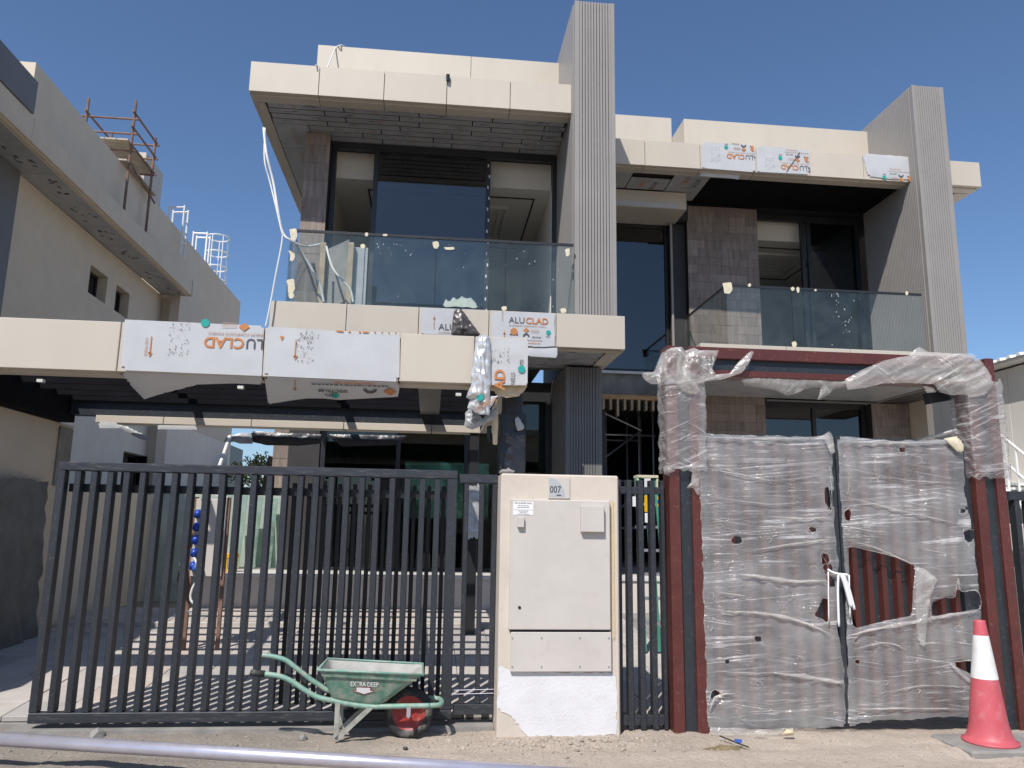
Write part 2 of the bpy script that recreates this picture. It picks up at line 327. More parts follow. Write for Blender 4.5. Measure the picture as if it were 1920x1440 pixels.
def near(p, poly):
    best = None
    for i in range(len(poly)):
        a, b = poly[i], poly[(i+1) % len(poly)]; dx, dy = b[0]-a[0], b[1]-a[1]; L = dx*dx+dy*dy or 1e-9
        t = max(0, min(1, ((p[0]-a[0])*dx+(p[1]-a[1])*dy)/L)); q = (a[0]+dx*t, a[1]+dy*t); d = math.hypot(q[0]-p[0], q[1]-p[1])
        if best is None or d < best[0]: best = (d, q)
    return best
def sheet(name, outline, Y, mat, parent=None, cell=5, bulge=0.0, amp=0.01, fx=6, fz=6, holes=(), double=False, depth=None, skew=0.0, ridge=True, rag=0.0, seed=0.0, crisp=0.0, tilt=None):
    """thin creased sheet: outline (photo pixels) laid on the plane Y, relief in depth; depth(px,py) adds its own shape"""
    if rag: outline = ragged(outline, rag, seed)
    xs = [p[0] for p in outline]; ys = [p[1] for p in outline]
    nx = int((max(xs)-min(xs))/cell)+1; ny = int((max(ys)-min(ys))/cell)+1
    ins = {}
    for i in range(nx+1):
        for j in range(ny+1):
            p = (min(xs)+i*cell, min(ys)+j*cell)
            ins[i, j] = inside(p, outline) and not any(inside(p, h) for h in holes)
    mb = MB(); idx = {}; sides = (1, -1) if double else (1,)
    def vert(i, j, sd):
        k = (i, j, sd)
        if k in idx: return idx[k]
        p = (min(xs)+i*cell, min(ys)+j*cell)
        if not ins[i, j]:
            c = [near(p, outline)] + [near(p, h) for h in holes]; c.sort(key=lambda t: t[0]); p = c[0][1]; dd = 0
        else: dd = near(p, outline)[0]
        Yl = Y+(tilt[1]*max(0.0, p[1]-tilt[0]-tilt[2]*(p[0]-tilt[3])) if tilt else 0.0); w = Yp(p[0], p[1], Yl); e = min(1.0, dd/(cell*5)); q = (w.x*fx+seed, (w.z+skew*w.x)*fz+seed)
        r = (1-2*abs(n3(q[0], q[1], seed)))*0.6+0.4*(1-2*abs(n3(q[0]*2.3, q[1]*2.3, 3+seed)))+crisp*(1-3*abs(n3(q[0]*4.7+q[1], q[1]*4.7, 5+seed))) if ridge else n3(q[0], q[1], seed)
        dy = -bulge*math.sqrt(e)-amp*r*(0.4+0.6*e)
        if depth: dy += depth(*p)
        if double and sd < 0: dy = -dy*0.6 if not depth else -dy*0.6+depth(*p)*1.6
        idx[k] = len(mb.v); mb.v.append(Vector((w.x, Yl+dy, w.z))); return idx[k]
    for i in range(nx):
        for j in range(ny):
            c = [(i, j), (i+1, j), (i+1, j+1), (i, j+1)]; k = sum(ins[q] for q in c)
            if k >= 2 or (k == 1 and False):
                for sd in sides: mb.f.append(tuple(vert(a, b, sd) for a, b in c))
    b = bmesh.new(); me = bpy.data.meshes.new(name); me.from_pydata([tuple(v) for v in mb.v], [], mb.f)
    b.from_mesh(me); bmesh.ops.remove_doubles(b, verts=b.verts[:], dist=0.0008); bmesh.ops.dissolve_degenerate(b, dist=0.0004, edges=b.edges[:]); b.to_mesh(me); b.free()
    me.materials.append(MAT[mat]); me.polygons.foreach_set('use_smooth', [True]*len(me.polygons)); me.update()
    return put(name, me, parent)
def ragged(poly, amp, seed=0):
    out = []; rnd = random.Random(seed*10+len(poly))
    for i in range(len(poly)):
        a, b = poly[i], poly[(i+1) % len(poly)]; L = math.hypot(b[0]-a[0], b[1]-a[1]); n = max(1, int(L/9))
        for k in range(n):
            t = k/n; q = (a[0]+(b[0]-a[0])*t, a[1]+(b[1]-a[1])*t)
            out.append(q if k == 0 else (q[0]+rnd.uniform(-amp, amp), q[1]+rnd.uniform(-amp, amp)))
    return out
def text(body, mat, parent, pos, size, ux=(1, 0, 0), uy=(0, 0, 1), bold=0.0, align='LEFT', name='lettering', shear=0.0, sx=1.0, clip=None):
    cu = bpy.data.curves.new(name, 'FONT'); cu.body = body; cu.size = size; cu.offset = bold*size; cu.align_x = align; cu.resolution_u = 3; cu.shear = shear
    ob = bpy.data.objects.new(name, cu); COL.objects.link(ob); dg = bpy.context.evaluated_depsgraph_get(); dg.update()
    me = bpy.data.meshes.new_from_object(ob.evaluated_get(dg)); bpy.data.objects.remove(ob); bpy.data.curves.remove(cu)
    if clip:
        b = bmesh.new(); b.from_mesh(me)
        for co, no in clip: bmesh.ops.bisect_plane(b, geom=b.verts[:]+b.edges[:]+b.faces[:], plane_co=co, plane_no=no, clear_outer=True)
        b.to_mesh(me); b.free()
    ux, uy, pos = Vector(ux), Vector(uy), Vector(pos)
    for v in me.vertices: v.co = pos+ux*v.co.x*sx+uy*v.co.y
    me.materials.clear(); me.materials.append(MAT[mat]); me.update(); return put(name, me, parent)
# ------------------------------------------------------------------ ground, driveway
def ramp_z(y): return 0.06+max(0, min(y, 11.6)-6.6)*0.07
def axis(fine0, fine1, step, far):
    a = []; x = fine0
    while x < fine1: a.append(x); x += step
    a.append(fine1); d = 0.5; lo = fine0; hi = fine1; L = []; H = []
    while hi < far: hi += d; lo -= d; d *= 1.6; H.append(hi); L.append(lo)
    return L[::-1]+a+H
def ground_h(x, y):
    h = 0.0
    if 2 < y < 7.6:
        h += 0.016*n3(x*1.3, y*1.3)+0.015*n3(x*4, y*4, 5)+0.012*max(0, n3(x*13, y*13, 2))+0.008*n3(x*27, y*27, 9)
        for yr_, wd in ((5.62, 0.10), (5.95, 0.08)): h -= 0.022*math.exp(-((y-yr_-0.06*n3(x*0.5, yr_))/wd)**2)*(0.6+0.4*n3(x*6, y*6, 3))
        h += 0.03*max(0, n3(x*0.9+4, y*2.2, 7))*(1 if y < 6.5 else 0.5)
        d = math.hypot((x-1.05)/0.9, (y-6.05)/0.32)
        if d < 1: h += 0.03*(1-d)*(1+1.2*n3(x*11, y*11, 4))
    if y > 6.75: h = min(h, 0.0)*0.2+max(0.0, ramp_z(y)-0.10)
    return h
xs = axis(-5.2, 6.4, 0.045, 900); ys = axis(3.6, 7.0, 0.04, 900)
gv = [(x, y, ground_h(x, y)) for y in ys for x in xs]; nx = len(xs)
gf = [(j*nx+i, j*nx+i+1, (j+1)*nx+i+1, (j+1)*nx+i) for j in range(len(ys)-1) for i in range(nx-1)]
me = bpy.data.meshes.new('ground'); me.from_pydata(gv, [], gf); me.materials.append(MAT['sand']); me.polygons.foreach_set('use_smooth', [True]*len(me.polygons))
tag(put('ground', me), kind='structure')
mb = MB(); x0, x1 = -4.5, 8.9
mb.prism([(x0, 6.75, ramp_z(6.75)-0.045), (x0, 11.6, ramp_z(11.6)-0.045), (x0, 11.6, 0.0), (x0, 6.75, -0.06)], (x1-x0, 0, 0))
drive = tag(mb.build('driveway', 'concrete'), kind='structure')
slab = {}
for k in ('paver_grey', 'paver_dark', 'paver_pink'): slab[k] = MB().cbox(-0.197, 0.197, -0.197, 0.197, -0.04, 0.0, 0.004).mesh('paver', k)
rnd = random.Random(3)
for i in range(18):
    for j in range(12):
        x = -4.28+i*0.4; y = 6.98+j*0.4
        k = 'paver_pink' if i in (4, 9, 10, 15) and rnd.random() < 0.8 else ('paver_dark' if rnd.random() < 0.3 else 'paver_grey')
        if y > 11.45: continue
        put('paver', slab[k], drive, (x, y, ramp_z(y)+rnd.uniform(-0.003, 0.003)), (math.atan(0.07), 0, 0))
# kerb step across the driveway
tag(MB().cbox(-4.45, 0.9, 10.3, 10.42, 0.2, ramp_z(10.3)+0.05, 0.01).build('kerb', 'paver_grey'), kind='structure')
# loose stones in front of the walls
rnd = random.Random(11)
def rock(r, rn):
    b = bmesh.new(); bmesh.ops.create_icosphere(b, subdivisions=1, radius=r); s = Vector((rn.uniform(0.8, 1.4), rn.uniform(0.7, 1.2), rn.uniform(0.4, 0.75)))
    for v in b.verts: v.co = Vector((v.co.x*s.x, v.co.y*s.y, v.co.z*s.z))*(1+0.5*n3(v.co.x/r+rn.random()*9, v.co.y/r, v.co.z/r))
    return b
mb = MB()
for i in range(1300):
    if i < 700: x = rnd.gauss(1.05, 0.5); y = 6.12+rnd.gauss(0, 0.16)
    else: x = rnd.uniform(-4, 5.6); y = rnd.uniform(5.2, 6.75)
    if 0.5 < x < 1.6 and y > 6.27 or x > 1.9 and y > 6.3: continue
    r = rnd.choice((0.003, 0.004, 0.005, 0.007, 0.010 if i % 4 else 0.016)); n = len(mb.v); mb.bm(rock(r, rnd))
    for v in mb.v[n:]: v += Vector((x, y, ground_h(x, y)+r*0.15))
tag(mb.build('gravel', 'stone_chip'), 'scattered gravel and crumbled dirt lying along the foot of the walls', 'gravel', kind='stuff')
mb = MB(); rnd = random.Random(17)
for i in range(330):      # clods of dried earth, thickest at the foot of the meter pillar
    if i < 170: x = rnd.gauss(1.0, 0.42); y = 6.10+rnd.gauss(0, 0.11)
    else: x = rnd.uniform(-3.6, 5.4); y = 6.2+rnd.gauss(0, 0.3)
    if 0.5 < x < 1.6 and y > 6.27 or x > 1.9 and y > 6.26 or y > 6.5 or y < 5.3: continue
    r = rnd.uniform(0.008, 0.026) if i < 170 else rnd.uniform(0.006, 0.017); n = len(mb.v); mb.bm(rock(r, rnd))
    for v in mb.v[n:]: v += Vector((x, y, ground_h(x, y)+r*0.1))
tag(mb.build('earth_clods', 'sand'), 'clods of dried earth lying thickest at the foot of the meter pillar', 'earth', kind='stuff')
STN = [('pale broken stone lying on the dirt below the sliding gate corner', (182, 1376), 0.075, 'concrete'), ('small grey rubble lump on dirt beside the wheelbarrow leg', (568, 1381), 0.045, 'concrete'),
       ('flat chip of pale mortar half buried in the dirt', (370, 1402), 0.06, 'stone_chip'), ('little dark stone on the dirt in front of the barrow wheel', (760, 1400), 0.022, 'concrete_dark')]
for lb, p, r, mt in STN:
    w = Zp(p[0], p[1]+6, 0.0); b = rock(r, random.Random(p[0])); mb = MB(); mb.bm(b)
    for v in mb.v: v += Vector((w.x, w.y, ground_h(w.x, w.y)+r*0.3))
    tag(mb.build('stone', mt), lb, 'stone')
# ------------------------------------------------------------------ the villa
V = thing('villa', 'unfinished two-storey cream villa with ribbed grey fins and two glass balconies', 'house', (3, 12, 0.4))
GAP = 0.004
def fascia(name, X, Y, z0, z1, lip=0.28, mat='cream_panel', t=0.05):
    """row of folded cladding panels (front plus return under the edge) between the joints X"""
    for a, b in zip(X[:-1], X[1:]):
        m = MB().cbox(a+GAP, b-GAP, Y, Y+t, z0, z1, 0.004)
        if lip:
            m.box(a+GAP, b-GAP, Y+t, Y+0.10, z0+0.012, z0+0.04).cbox(a+GAP, b-GAP, Y+0.10, Y+lip, z0-0.012, z0+0.02, 0.003)
        m.build(name, mat, V)
def px_x(pxs, py, Y): return [Yp(p, py, Y).x for p in pxs]
zR0, zR1 = 7.70, 8.165
# --- left bay roof
jl = [-2.81] + px_x((597, 720, 838, 957), 170, 10.5) + [1.897]
fascia('fascia_panel', jl, 10.5, zR0, zR1)
for a, b in ((10.552, 11.9), (11.906, 13.3), (13.306, 15.0)):
    MB().box(-2.81, -2.75, a, b, zR0, zR1).box(-2.75, -2.64, a+0.25 if a < 10.6 else a, b, zR0-0.012, zR0+0.02).build('fascia_panel', 'cream_panel', V)
MB().box(-2.74, 1.89, 10.56, 15.0, zR0+0.06, zR1-0.04).build('roof_slab', 'concrete_dark', V)
MB().box(-2.805, 1.895, 10.505, 15.0, zR1-0.035, zR1-0.006).build('roof_capping', 'cream_panel', V)
# soffit panels, staggered rows, film still on
rnd = random.Random(5); r0 = 10.785; rh = 0.152; SOF = []
for r in range(8):
    x = -2.63+0.18-(0.56 if r % 2 else 0.0)
    x = -2.10-(0.0 if r >= 4 else 0.52)-(0.3 if r % 2 else 0)
    while x < 1.89:
        a, b = max(x, -2.63 if r < 4 else -2.10), min(x+1.12, 1.893)
        if b-a > 0.05:
            o = MB().box(a+0.009, b-0.009, r0+r*rh+0.013, r0+(r+1)*rh-0.013, zR0+rnd.uniform(-0.002, 0.002), zR0+0.008).build('soffit_panel', 'grey_film', V); SOF.append((o, a, b, r0+r*rh))
        x += 1.12
for a, b in ((10.785+4*rh, 12.2), (12.2, 13.3), (13.3, 14.6)):
    o = MB().box(-2.63, -2.105, a+GAP, b-GAP, zR0, zR0+0.03).build('soffit_panel', 'grey_film', V)
    text('ALUCLAD', 'print_pale', o, (-2.40, a+0.12, zR0-0.003), 0.13, (0, 1, 0), (1, 0, 0), sx=1.0)
def soffit_marks(o, a, b, y, z, dy=0.15):
    """faded print on the film of a soffit panel: frames, dashes and badges"""
    r = random.Random(int((a+9)*1000+y*77)); m = MB(); m2 = MB()
    for k in range(3):
        x = r.uniform(a+0.05, b-0.25); yy = y+r.uniform(0.02, dy-0.05); w = r.uniform(0.05, 0.2)
        if r.random() < 0.45:
            for q in ((x, x+w, yy, yy+0.006), (x, x+0.006, yy, yy+0.05), (x+w, x+w+0.006, yy, yy+0.05)): m.box(*q, z-0.003, z-0.002)
        else: m.box(x, x+w*0.6, yy, yy+0.010, z-0.003, z-0.002)
    if r.random() < 0.16: m2.lathe([(0.001, 0), (0.035, 0), (0.035, 0.001)], (r.uniform(a+0.1, b-0.1), y+dy*0.5, z-0.003), 10)
    m.build('print', 'print_grey', o)
    if m2.v: m2.build('print', 'print_pale', o)
for o, a, b, y in SOF: soffit_marks(o, a, b, y, zR0)
MB().box(-2.64, 1.893, 10.78, 15.0, zR0+0.055, zR0+0.059).build('soffit_backing', 'dark_gap', V)
# parapet behind the edge
zP = 9.30
for a, b in zip([-2.09, 0.42], [0.415, 1.90]): MB().cbox(a, b, 11.7, 11.95, zR1-0.05, zP, 0.006).build('parapet_panel', 'cream_panel', V)
MB().box(-2.09, -1.9, 11.952, 15, zR1-0.05, zP-0.003).build('parapet_panel', 'cream_panel', V)
# --- right bay roof
jr = [2.517] + px_x((1210, 1314, 1416, 1519, 1620, 1710), 330, 12.0)
jr[-1] = 8.238
fascia('fascia_panel', jr, 12.0, zR0, zR1)
fascia('fascia_panel', [8.842, 9.60], 12.0, zR0, zR1)
MB().box(9.54, 9.60, 12.052, 15, zR0, zR1).box(9.3, 9.54, 12.3, 15, zR0-0.012, zR0+0.02).build('fascia_panel', 'cream_panel', V)
MB().box(2.52, 9.53, 12.06, 17.0, zR0+0.06, zR1-0.04).build('roof_slab', 'concrete_dark', V)
MB().box(2.52, 9.595, 12.005, 17.0, zR1-0.035, zR1-0.006).build('roof_capping', 'cream_panel', V)
MB().box(4.72, 8.236, 12.285, 13.48, zR0+0.02, zR0+0.05).build('soffit_panel', 'black_soffit', V)
for a, b, c, d in ((2.52, 3.32, 12.285, 12.94), (3.33, 4.05, 12.50, 12.94), (4.06, 4.71, 12.285, 13.3)):
    o = MB().box(a+GAP, b-GAP, c+GAP, d-GAP, zR0, zR0+0.02).build('soffit_panel', 'grey_film', V); soffit_marks(o, a, b, c, zR0, d-c)
    if a > 3: text('ALUC', 'print_grey', o, (a+0.52, c+0.1, zR0-0.004), 0.14, (0, 1, 0), (-1, 0, 0)); text('LAD', 'print_orange', o, (a+0.3, c+0.1, zR0-0.004), 0.13, (0, 1, 0), (-1, 0, 0), bold=0.02)
MB().box(2.52, 4.48, 12.95, 13.74, 7.36, 7.68).build('bulkhead', 'cream_panel', V)
MB().box(2.75, 4.3, 12.935, 12.948, 7.37, 7.46).build('bulkhead_lit_film', 'white_film', V)  # white strip: film, with the sunlit front edge put into its colour
MB().box(4.49, 4.66, 13.4, 13.74, 7.36, 7.68).build('bulkhead', 'dark_wall', V)
MB().box(2.52, 9.3, 12.285, 16.0, zR0+0.052, zR0+0.058).build('soffit_backing', 'dark_gap', V)
MB().cbox(4.55, 8.238, 13.17, 13.5, zR1-0.05, zP, 0.006).build('parapet_panel', 'cream_panel', V)
MB().box(4.55, 4.8, 13.502, 15, zR1-0.05, zP-0.004).build('parapet_panel', 'cream_panel', V)
MB().cbox(2.517, 4.545, 13.9, 14.2, zR1-0.05, 9.72, 0.006).build('parapet_panel', 'cream_panel', V)
MB().box(3.60, 4.30, 13.892, 13.899, 8.86, 8.885).box(3.57, 3.60, 13.892, 13.899, 8.70, 8.885).build('wall_chase', 'dark_gap', V)
# --- ribbed fins
SLT = {}
def slat_mesh(h, mat):
    k = (round(h, 2), mat)
    if k not in SLT: SLT[k] = MB().cbox(-0.0175, 0.0175, -0.03, 0.012, 0, h, 0.003).mesh('slat', mat)
    return SLT[k]
def fin(X0, X1, Y0, Y1, z0, z1, mat='slat_grey', side=True, core='slat_groove', skip=None):
    c = MB().box(X0+0.02, X1-0.004, Y0+0.02, Y1, z0, z1-0.02).build('fin_wall', core, V)
    MB().cbox(X0, X0+0.075, Y0-0.012, Y0+0.075, z0, z1, 0.006).build('corner_trim', mat, c); MB().cbox(X1-0.062, X1, Y0-0.012, Y0+0.06, z0, z1, 0.006).build('corner_trim', mat, c)
    MB().box(X1-0.004, X1, Y0+0.06, Y1, z0, z1-0.01).build('side_sheet', mat, c)
    n = int((X1-X0-0.14)/0.0445); 
    for i in range(n+1): put('slat', slat_mesh(z1-z0-0.008, mat), c, (X0+0.095+i*(X1-X0-0.175)/n, Y0+0.018, z0))
    if side:
        n = int((Y1-Y0-0.09)/0.0445)
        for i in range(n+1): put('slat', slat_mesh(z1-z0-0.008, mat), c, (X0+0.018, Y0+0.10+i*(Y1-Y0-0.12)/n, z0), (0, 0, -math.pi/2))
    return c
fin(1.905, 2.515, 10.3, 13.4, 4.476, 9.44)
fin(8.243, 8.84, 11.75, 13.5, 3.98, 9.43)
fin(1.94, 2.49, 11.2, 12.4, 0.88, 3.97, mat='slat_dark')  # same fin lower down; shade under the balcony put into a darker slat tone
# --- left bay, upper storey
def tiles(name, X0, X1, Y, z0, z1, w, h, seed):
    c = MB().box(X0+0.01, X1-0.01, Y+0.02, Y+0.35, z0, z1).build(name, 'dark_wall', V); r = random.Random(seed); z = z0; row = 0; CH = {}
    while z < z1-0.02:
        hh = min(h, z1-z); x = X0-(w*r.choice((0, 0.5, 0.33)))
        while x < X1-0.01:
            a, b = max(x, X0), min(x+w, X1); x += w
            if b-a < 0.03: continue
            MB().box(a+0.0015, b-0.0015, Y-r.uniform(0, 0.006), Y+0.02, z+0.0015, z+hh-0.0015).build('stone_tile', 'stone_%d' % r.choice((0, 0, 0, 1, 1, 2)), c)
        z += hh; row += 1
    return c
tiles('stone_pier', -2.16, -1.78, 11.6, 4.48, 7.69, 0.5, 0.30, 2)
tiles('stone_pier', 4.67, 6.06, 13.5, 0.9, 7.69, 0.33, 0.165, 3)
tiles('stone_pier', 8.13, 8.87, 13.5, 0.9, 3.97, 0.33, 0.165, 4)
def window(X, Y, z0, z1, mull, panes, fw=0.07, mat='dark_frame', gl='window_glass', head=0.1):
    f = MB().box(X[0], X[1], Y, Y+0.08, z1-head, z1).box(X[0], X[1], Y, Y+0.08, z0, z0+0.05).box(X[0], X[0]+fw, Y+0.001, Y+0.079, z0+0.05, z1-head).box(X[1]-fw, X[1], Y+0.001, Y+0.079, z0+0.05, z1-head)
    for q in mull: f.box(q-fw/2, q+fw/2, Y+0.002, Y+0.078, z0+0.05, z1-head)
    w = f.build('window', mat, V)
    for a, b in panes: MB().box(a, b, Y+0.035, Y+0.047, z0+0.05, z1-head).build('pane', gl, w)
    return w
w1 = window((-1.775, 1.897), 11.85, 4.48, 7.695, (-1.07, 0.76), ((-1.035, 0.725),), head=0.12)
for k in range(15): MB().box(0.745+0.02*(k % 2), 0.765+0.02*(k % 2), 11.842, 11.851, 4.75+k*0.19, 4.78+k*0.19+0.02).build('tape', 'cable_white', w1)
def room(X0, X1, Y0, Y1, z0, z1, wall='room_wall', ceil='room_ceiling', back=None):
    m = MB().box(X0-0.1, X0, Y0, Y1, z0, z1).box(X1, X1+0.1, Y0, Y1, z0, z1)
    m.box(X0-0.1, X1+0.1, Y1, Y1+0.1, z0, z1) if not back else back(m)
    r = m.build('room_walls', wall, V); MB().box(X0, X1, Y0, Y1, z0-0.12, z0).build('room_floor', 'concrete', V)
    MB().box(X0-0.1, X1+0.1, Y0, Y1, z1, z1+0.1).build('room_ceiling', ceil, V); return r
room(-2.0, 1.85, 12.2, 16.4, 4.478, 7.22)
MB().box(-2.0, 1.85, 12.175, 12.195, 7.215, 7.68).build('curtain_pelmet', 'room_wall', V)
m = MB()
for q in ((-1.25, 1.62, 12.55, 12.575), (-1.25, 1.62, 15.0, 15.025), (-1.25, -1.225, 12.575, 15.0), (1.595, 1.62, 12.575, 15.0)): m.box(*q, 7.205, 7.219)
m.build('ceiling_slot', 'dark_gap', V)
m = MB()
for k, d in enumerate((0.0, 0.12, 0.24)): 
    a = (-0.75+d, 1.2-d, 12.95+d, 14.6-d)
    for q in ((a[0], a[1], a[2], a[2]+0.05), (a[0], a[1], a[3]-0.05, a[3]), (a[0], a[0]+0.05, a[2]+0.05, a[3]-0.05), (a[1]-0.05, a[1], a[2]+0.05, a[3]-0.05)): m.box(*q, 7.17+0.012*k, 7.218)
m.build('ceiling_moulding', 'room_ceiling', V)
MB().box(-2.16, -1.79, 11.97, 15.0, 4.0, 7.69).build('side_wall', 'cream_render', V)
# --- right bay, upper storey
w2 = window((6.07, 8.24), 13.7, 4.46, 7.695, (7.07, 7.2), ((7.22, 8.16),), head=0.12)
room(4.9, 8.3, 13.95, 17.4, 4.46, 7.25)
MB().box(4.9, 8.3, 13.925, 13.945, 7.245, 7.68).build('curtain_pelmet', 'room_wall', V)
m = MB()
for q in ((6.0, 7.9, 14.3, 14.325), (6.0, 7.9, 16.2, 16.225), (6.0, 6.025, 14.325, 16.2), (7.875, 7.9, 14.325, 16.2)): m.box(*q, 7.235, 7.249)
m.build('ceiling_slot', 'dark_gap', V)
m = MB()
for k, d in enumerate((0.0, 0.12, 0.24)):
    a = (6.3+d, 7.7-d, 14.6+d, 15.9-d)
    for q in ((a[0], a[1], a[2], a[2]+0.05), (a[0], a[1], a[3]-0.05, a[3]), (a[0], a[0]+0.05, a[2]+0.05, a[3]-0.05), (a[1]-0.05, a[1], a[2]+0.05, a[3]-0.05)): m.box(*q, 7.20+0.012*k, 7.248)
m.build('ceiling_moulding', 'room_ceiling', V)
# --- stair window and doorway between the bays
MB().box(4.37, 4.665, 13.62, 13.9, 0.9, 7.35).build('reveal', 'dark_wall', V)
MB().box(4.36, 4.40, 13.57, 13.615, 4.5, 7.35).build('reveal_trim', 'slat_grey', V)
w3 = window((2.52, 4.355), 13.75, 4.46, 7.355, (), ((2.57, 4.30),), head=0.05, fw=0.05, gl='window_glass')
MB().box(2.52, 4.355, 13.70, 13.745, 4.41, 4.455).build('window_sill', 'cable_white', V)
MB().box(2.5, 4.36, 13.78, 14.0, 3.96, 4.45).build('lintel', 'concrete', V)
m = MB().box(2.98, 4.25, 13.60, 13.74, 3.91, 3.99)
m.build('formwork_beam', 'timber', V)
for k in range(9):
    x = 3.04+k*0.132+0.03*n3(k, 1); MB().box(x, x+0.042, 13.61, 13.73, 3.72-0.12*(k == 2), 3.909).build('formwork_batten', 'raw_wood', V)
MB().box(2.5, 3.12, 13.78, 13.9, 0.88, 3.955).build('door_side_panel', 'dark_wall', V)
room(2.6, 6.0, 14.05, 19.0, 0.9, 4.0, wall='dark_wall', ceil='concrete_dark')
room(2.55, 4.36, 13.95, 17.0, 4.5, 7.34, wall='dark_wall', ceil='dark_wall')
# --- balconies
def railing(name, A, B, joints, Y, z0, zt, ret, nm):
    """frameless glass balustrade: top rail part with panes below"""
    c = MB().bar((A, Y, zt), (B, Y, zt), 0.035, 0.03)
    c.bar((ret[0], Y+0.016, zt), (ret[0], ret[1], zt), 0.03, 0.03)
    c = c.build('handrail', 'dark_frame', V); X = [A]+joints+[B]
    for a, b in zip(X[:-1], X[1:]): MB().box(a+0.006, b-0.006, Y-0.006, Y+0.006, z0, zt-0.02).build('glass_pane', 'balustrade_glass', c)
    MB().box(ret[0]-0.006, ret[0]+0.006, Y+0.01, ret[1], z0, zt-0.02).build('glass_pane', 'balustrade_glass', c)
    for j in X[1:-1]: MB().box(j-0.004, j+0.004, Y-0.004, Y+0.004, z0, zt-0.02).build('joint', 'dark_frame', c)
    return c
zB0, zB1 = 4.005, 4.476
MB().box(-2.12, 2.52, 10.17, 12.0, zB0+0.06, zB1-0.03).build('balcony_slab', 'concrete_dark', V)
MB().box(-2.10, 1.90, 10.30, 11.84, zB1-0.029, zB1-0.004).build('balcony_floor', 'concrete', V)
jb = [-2.194] + px_x((649, 785, 917, 1043), 600, 10.1) + [2.58]
fascia('fascia_panel', jb, 10.1, zB0, zB1, lip=0.22)
MB().box(2.53, 2.58, 10.151, 11.6, zB0, zB1).box(2.36, 2.53, 10.33, 11.6, zB0-0.012, zB0+0.02).build('fascia_panel', 'cream_panel', V)
MB().box(-2.194, -2.13, 10.151, 11.9, zB0, zB1).build('fascia_panel', 'cream_panel', V)
for i in range(4):
    for j in range(8):
        a = -2.1+i*1.11+(0.4 if j % 2 else 0); b = min(a+1.11, 2.355); y = 10.335+j*0.15
        o = MB().box(a+0.006, b-0.006, y+0.010, y+0.140, zB0, zB0+0.006).build('soffit_panel', 'grey_film', V)
        if i == 3: soffit_marks(o, a, b, y, zB0)
hr = railing('balustrade', Yp(545, 432, 10.2).x, Yp(1075, 460, 10.2).x, px_x((683, 817, 948), 500, 10.2), 10.2, 4.36, Yp(810, 446, 10.2).z, (Yp(545, 432, 10.2).x, 11.58), 'l')
MB().box(4.12, 8.238, 11.40, 13.48, 4.06, 4.44).build('balcony_slab', 'concrete_dark', V)
fascia('fascia_panel', [4.08]+px_x((1475, 1595), 660, 11.33)+[8.24], 11.33, 4.0, 4.45, lip=0.2)
MB().box(4.08, 4.13, 11.381, 13.4, 4.0, 4.45).build('fascia_panel', 'cream_panel', V)
for i in range(4):
    for j in range(6):
        a = 4.14+i*1.02; y = 11.54+j*0.32; o = MB().box(a+GAP, a+1.02-GAP, y+GAP, y+0.32-GAP, 4.0, 4.02).build('soffit_panel', 'grey_film', V); soffit_marks(o, a, a+1.0, y, 4.0, 0.3)
hr2 = railing('balustrade', Yp(1362, 538, 11.42).x, Yp(1727, 550, 11.42).x, px_x((1486, 1610), 600, 11.42), 11.42, 4.35, Yp(1545, 544, 11.42).z, (Yp(1362, 538, 11.42).x, 13.45), 'r')
def scraps(parent, L, Y, name='tape_scrap'):
    for k, (x, y, w, h) in enumerate(L):
        q = [(x-w/2, y-h/2), (x+w*0.4, y-h*0.6), (x+w/2, y+h*0.1), (x+w*0.25, y+h/2), (x-w*0.3, y+h*0.45)]
        sheet(name, ragged(q, 2.2, k), Y, 'tape_scrap', parent, cell=2, bulge=0.002, amp=0.006, fx=30, fz=30, seed=k*1.7)
scraps(hr, [(550, 441, 15, 22), (547, 480, 12, 20), (545, 538, 17, 26), (546, 555, 12, 10), (687, 440, 7, 7), (680, 462, 10, 8), (722, 441, 12, 4), (817, 460, 13, 13), (842, 466, 22, 5), (1064, 474, 9, 14), (945, 579, 11, 8), (1056, 583, 12, 9)], 10.185)
scraps(hr2, [(1364, 541, 19, 20), (1405, 535, 7, 6), (1486, 542, 8, 7), (1496, 544, 6, 11), (1700, 550, 6, 8), (1529, 544, 6, 4), (1489, 646, 10, 10)], 11.405)
m = MB(); r = random.Random(8)
for k in range(34):      # plaster splashes dried on the glass
    x, y = (r.gauss(735, 25), r.uniform(455, 480)) if k < 16 else (r.uniform(700, 1060), r.uniform(455, 575)); w = Yp(x, y, 10.19); s = r.uniform(0.002, 0.006)
    m.prism([w+Vector((s*math.cos(a)*r.uniform(0.5, 1), 0, s*2.6*math.sin(a)*r.uniform(0.5, 1))) for a in (0, 1.2, 2.4, 3.6, 5)], (0, 0.002, 0))
m.build('plaster_splash', 'cable_white', hr)
sheet('plaster_smear', [(830, 574), (836, 560), (842, 566), (850, 556), (858, 562), (866, 555), (874, 560), (884, 558), (892, 568), (896, 577)], 10.188, 'paint_smear', hr, cell=3, amp=0.001, seed=3, rag=2)
m = MB(); r = random.Random(9)
for k in range(30):
    x, y = r.gauss(1585, 18), r.uniform(550, 650); w = Yp(x, y, 11.41); s = r.uniform(0.003, 0.009)
    m.prism([w+Vector((s*math.cos(a)*r.uniform(0.4, 1), 0, s*2.2*math.sin(a)*r.uniform(0.5, 1))) for a in (0, 1.2, 2.4, 3.6, 5)], (0, 0.002, 0))
m.build('plaster_splash', 'cable_white', hr2)
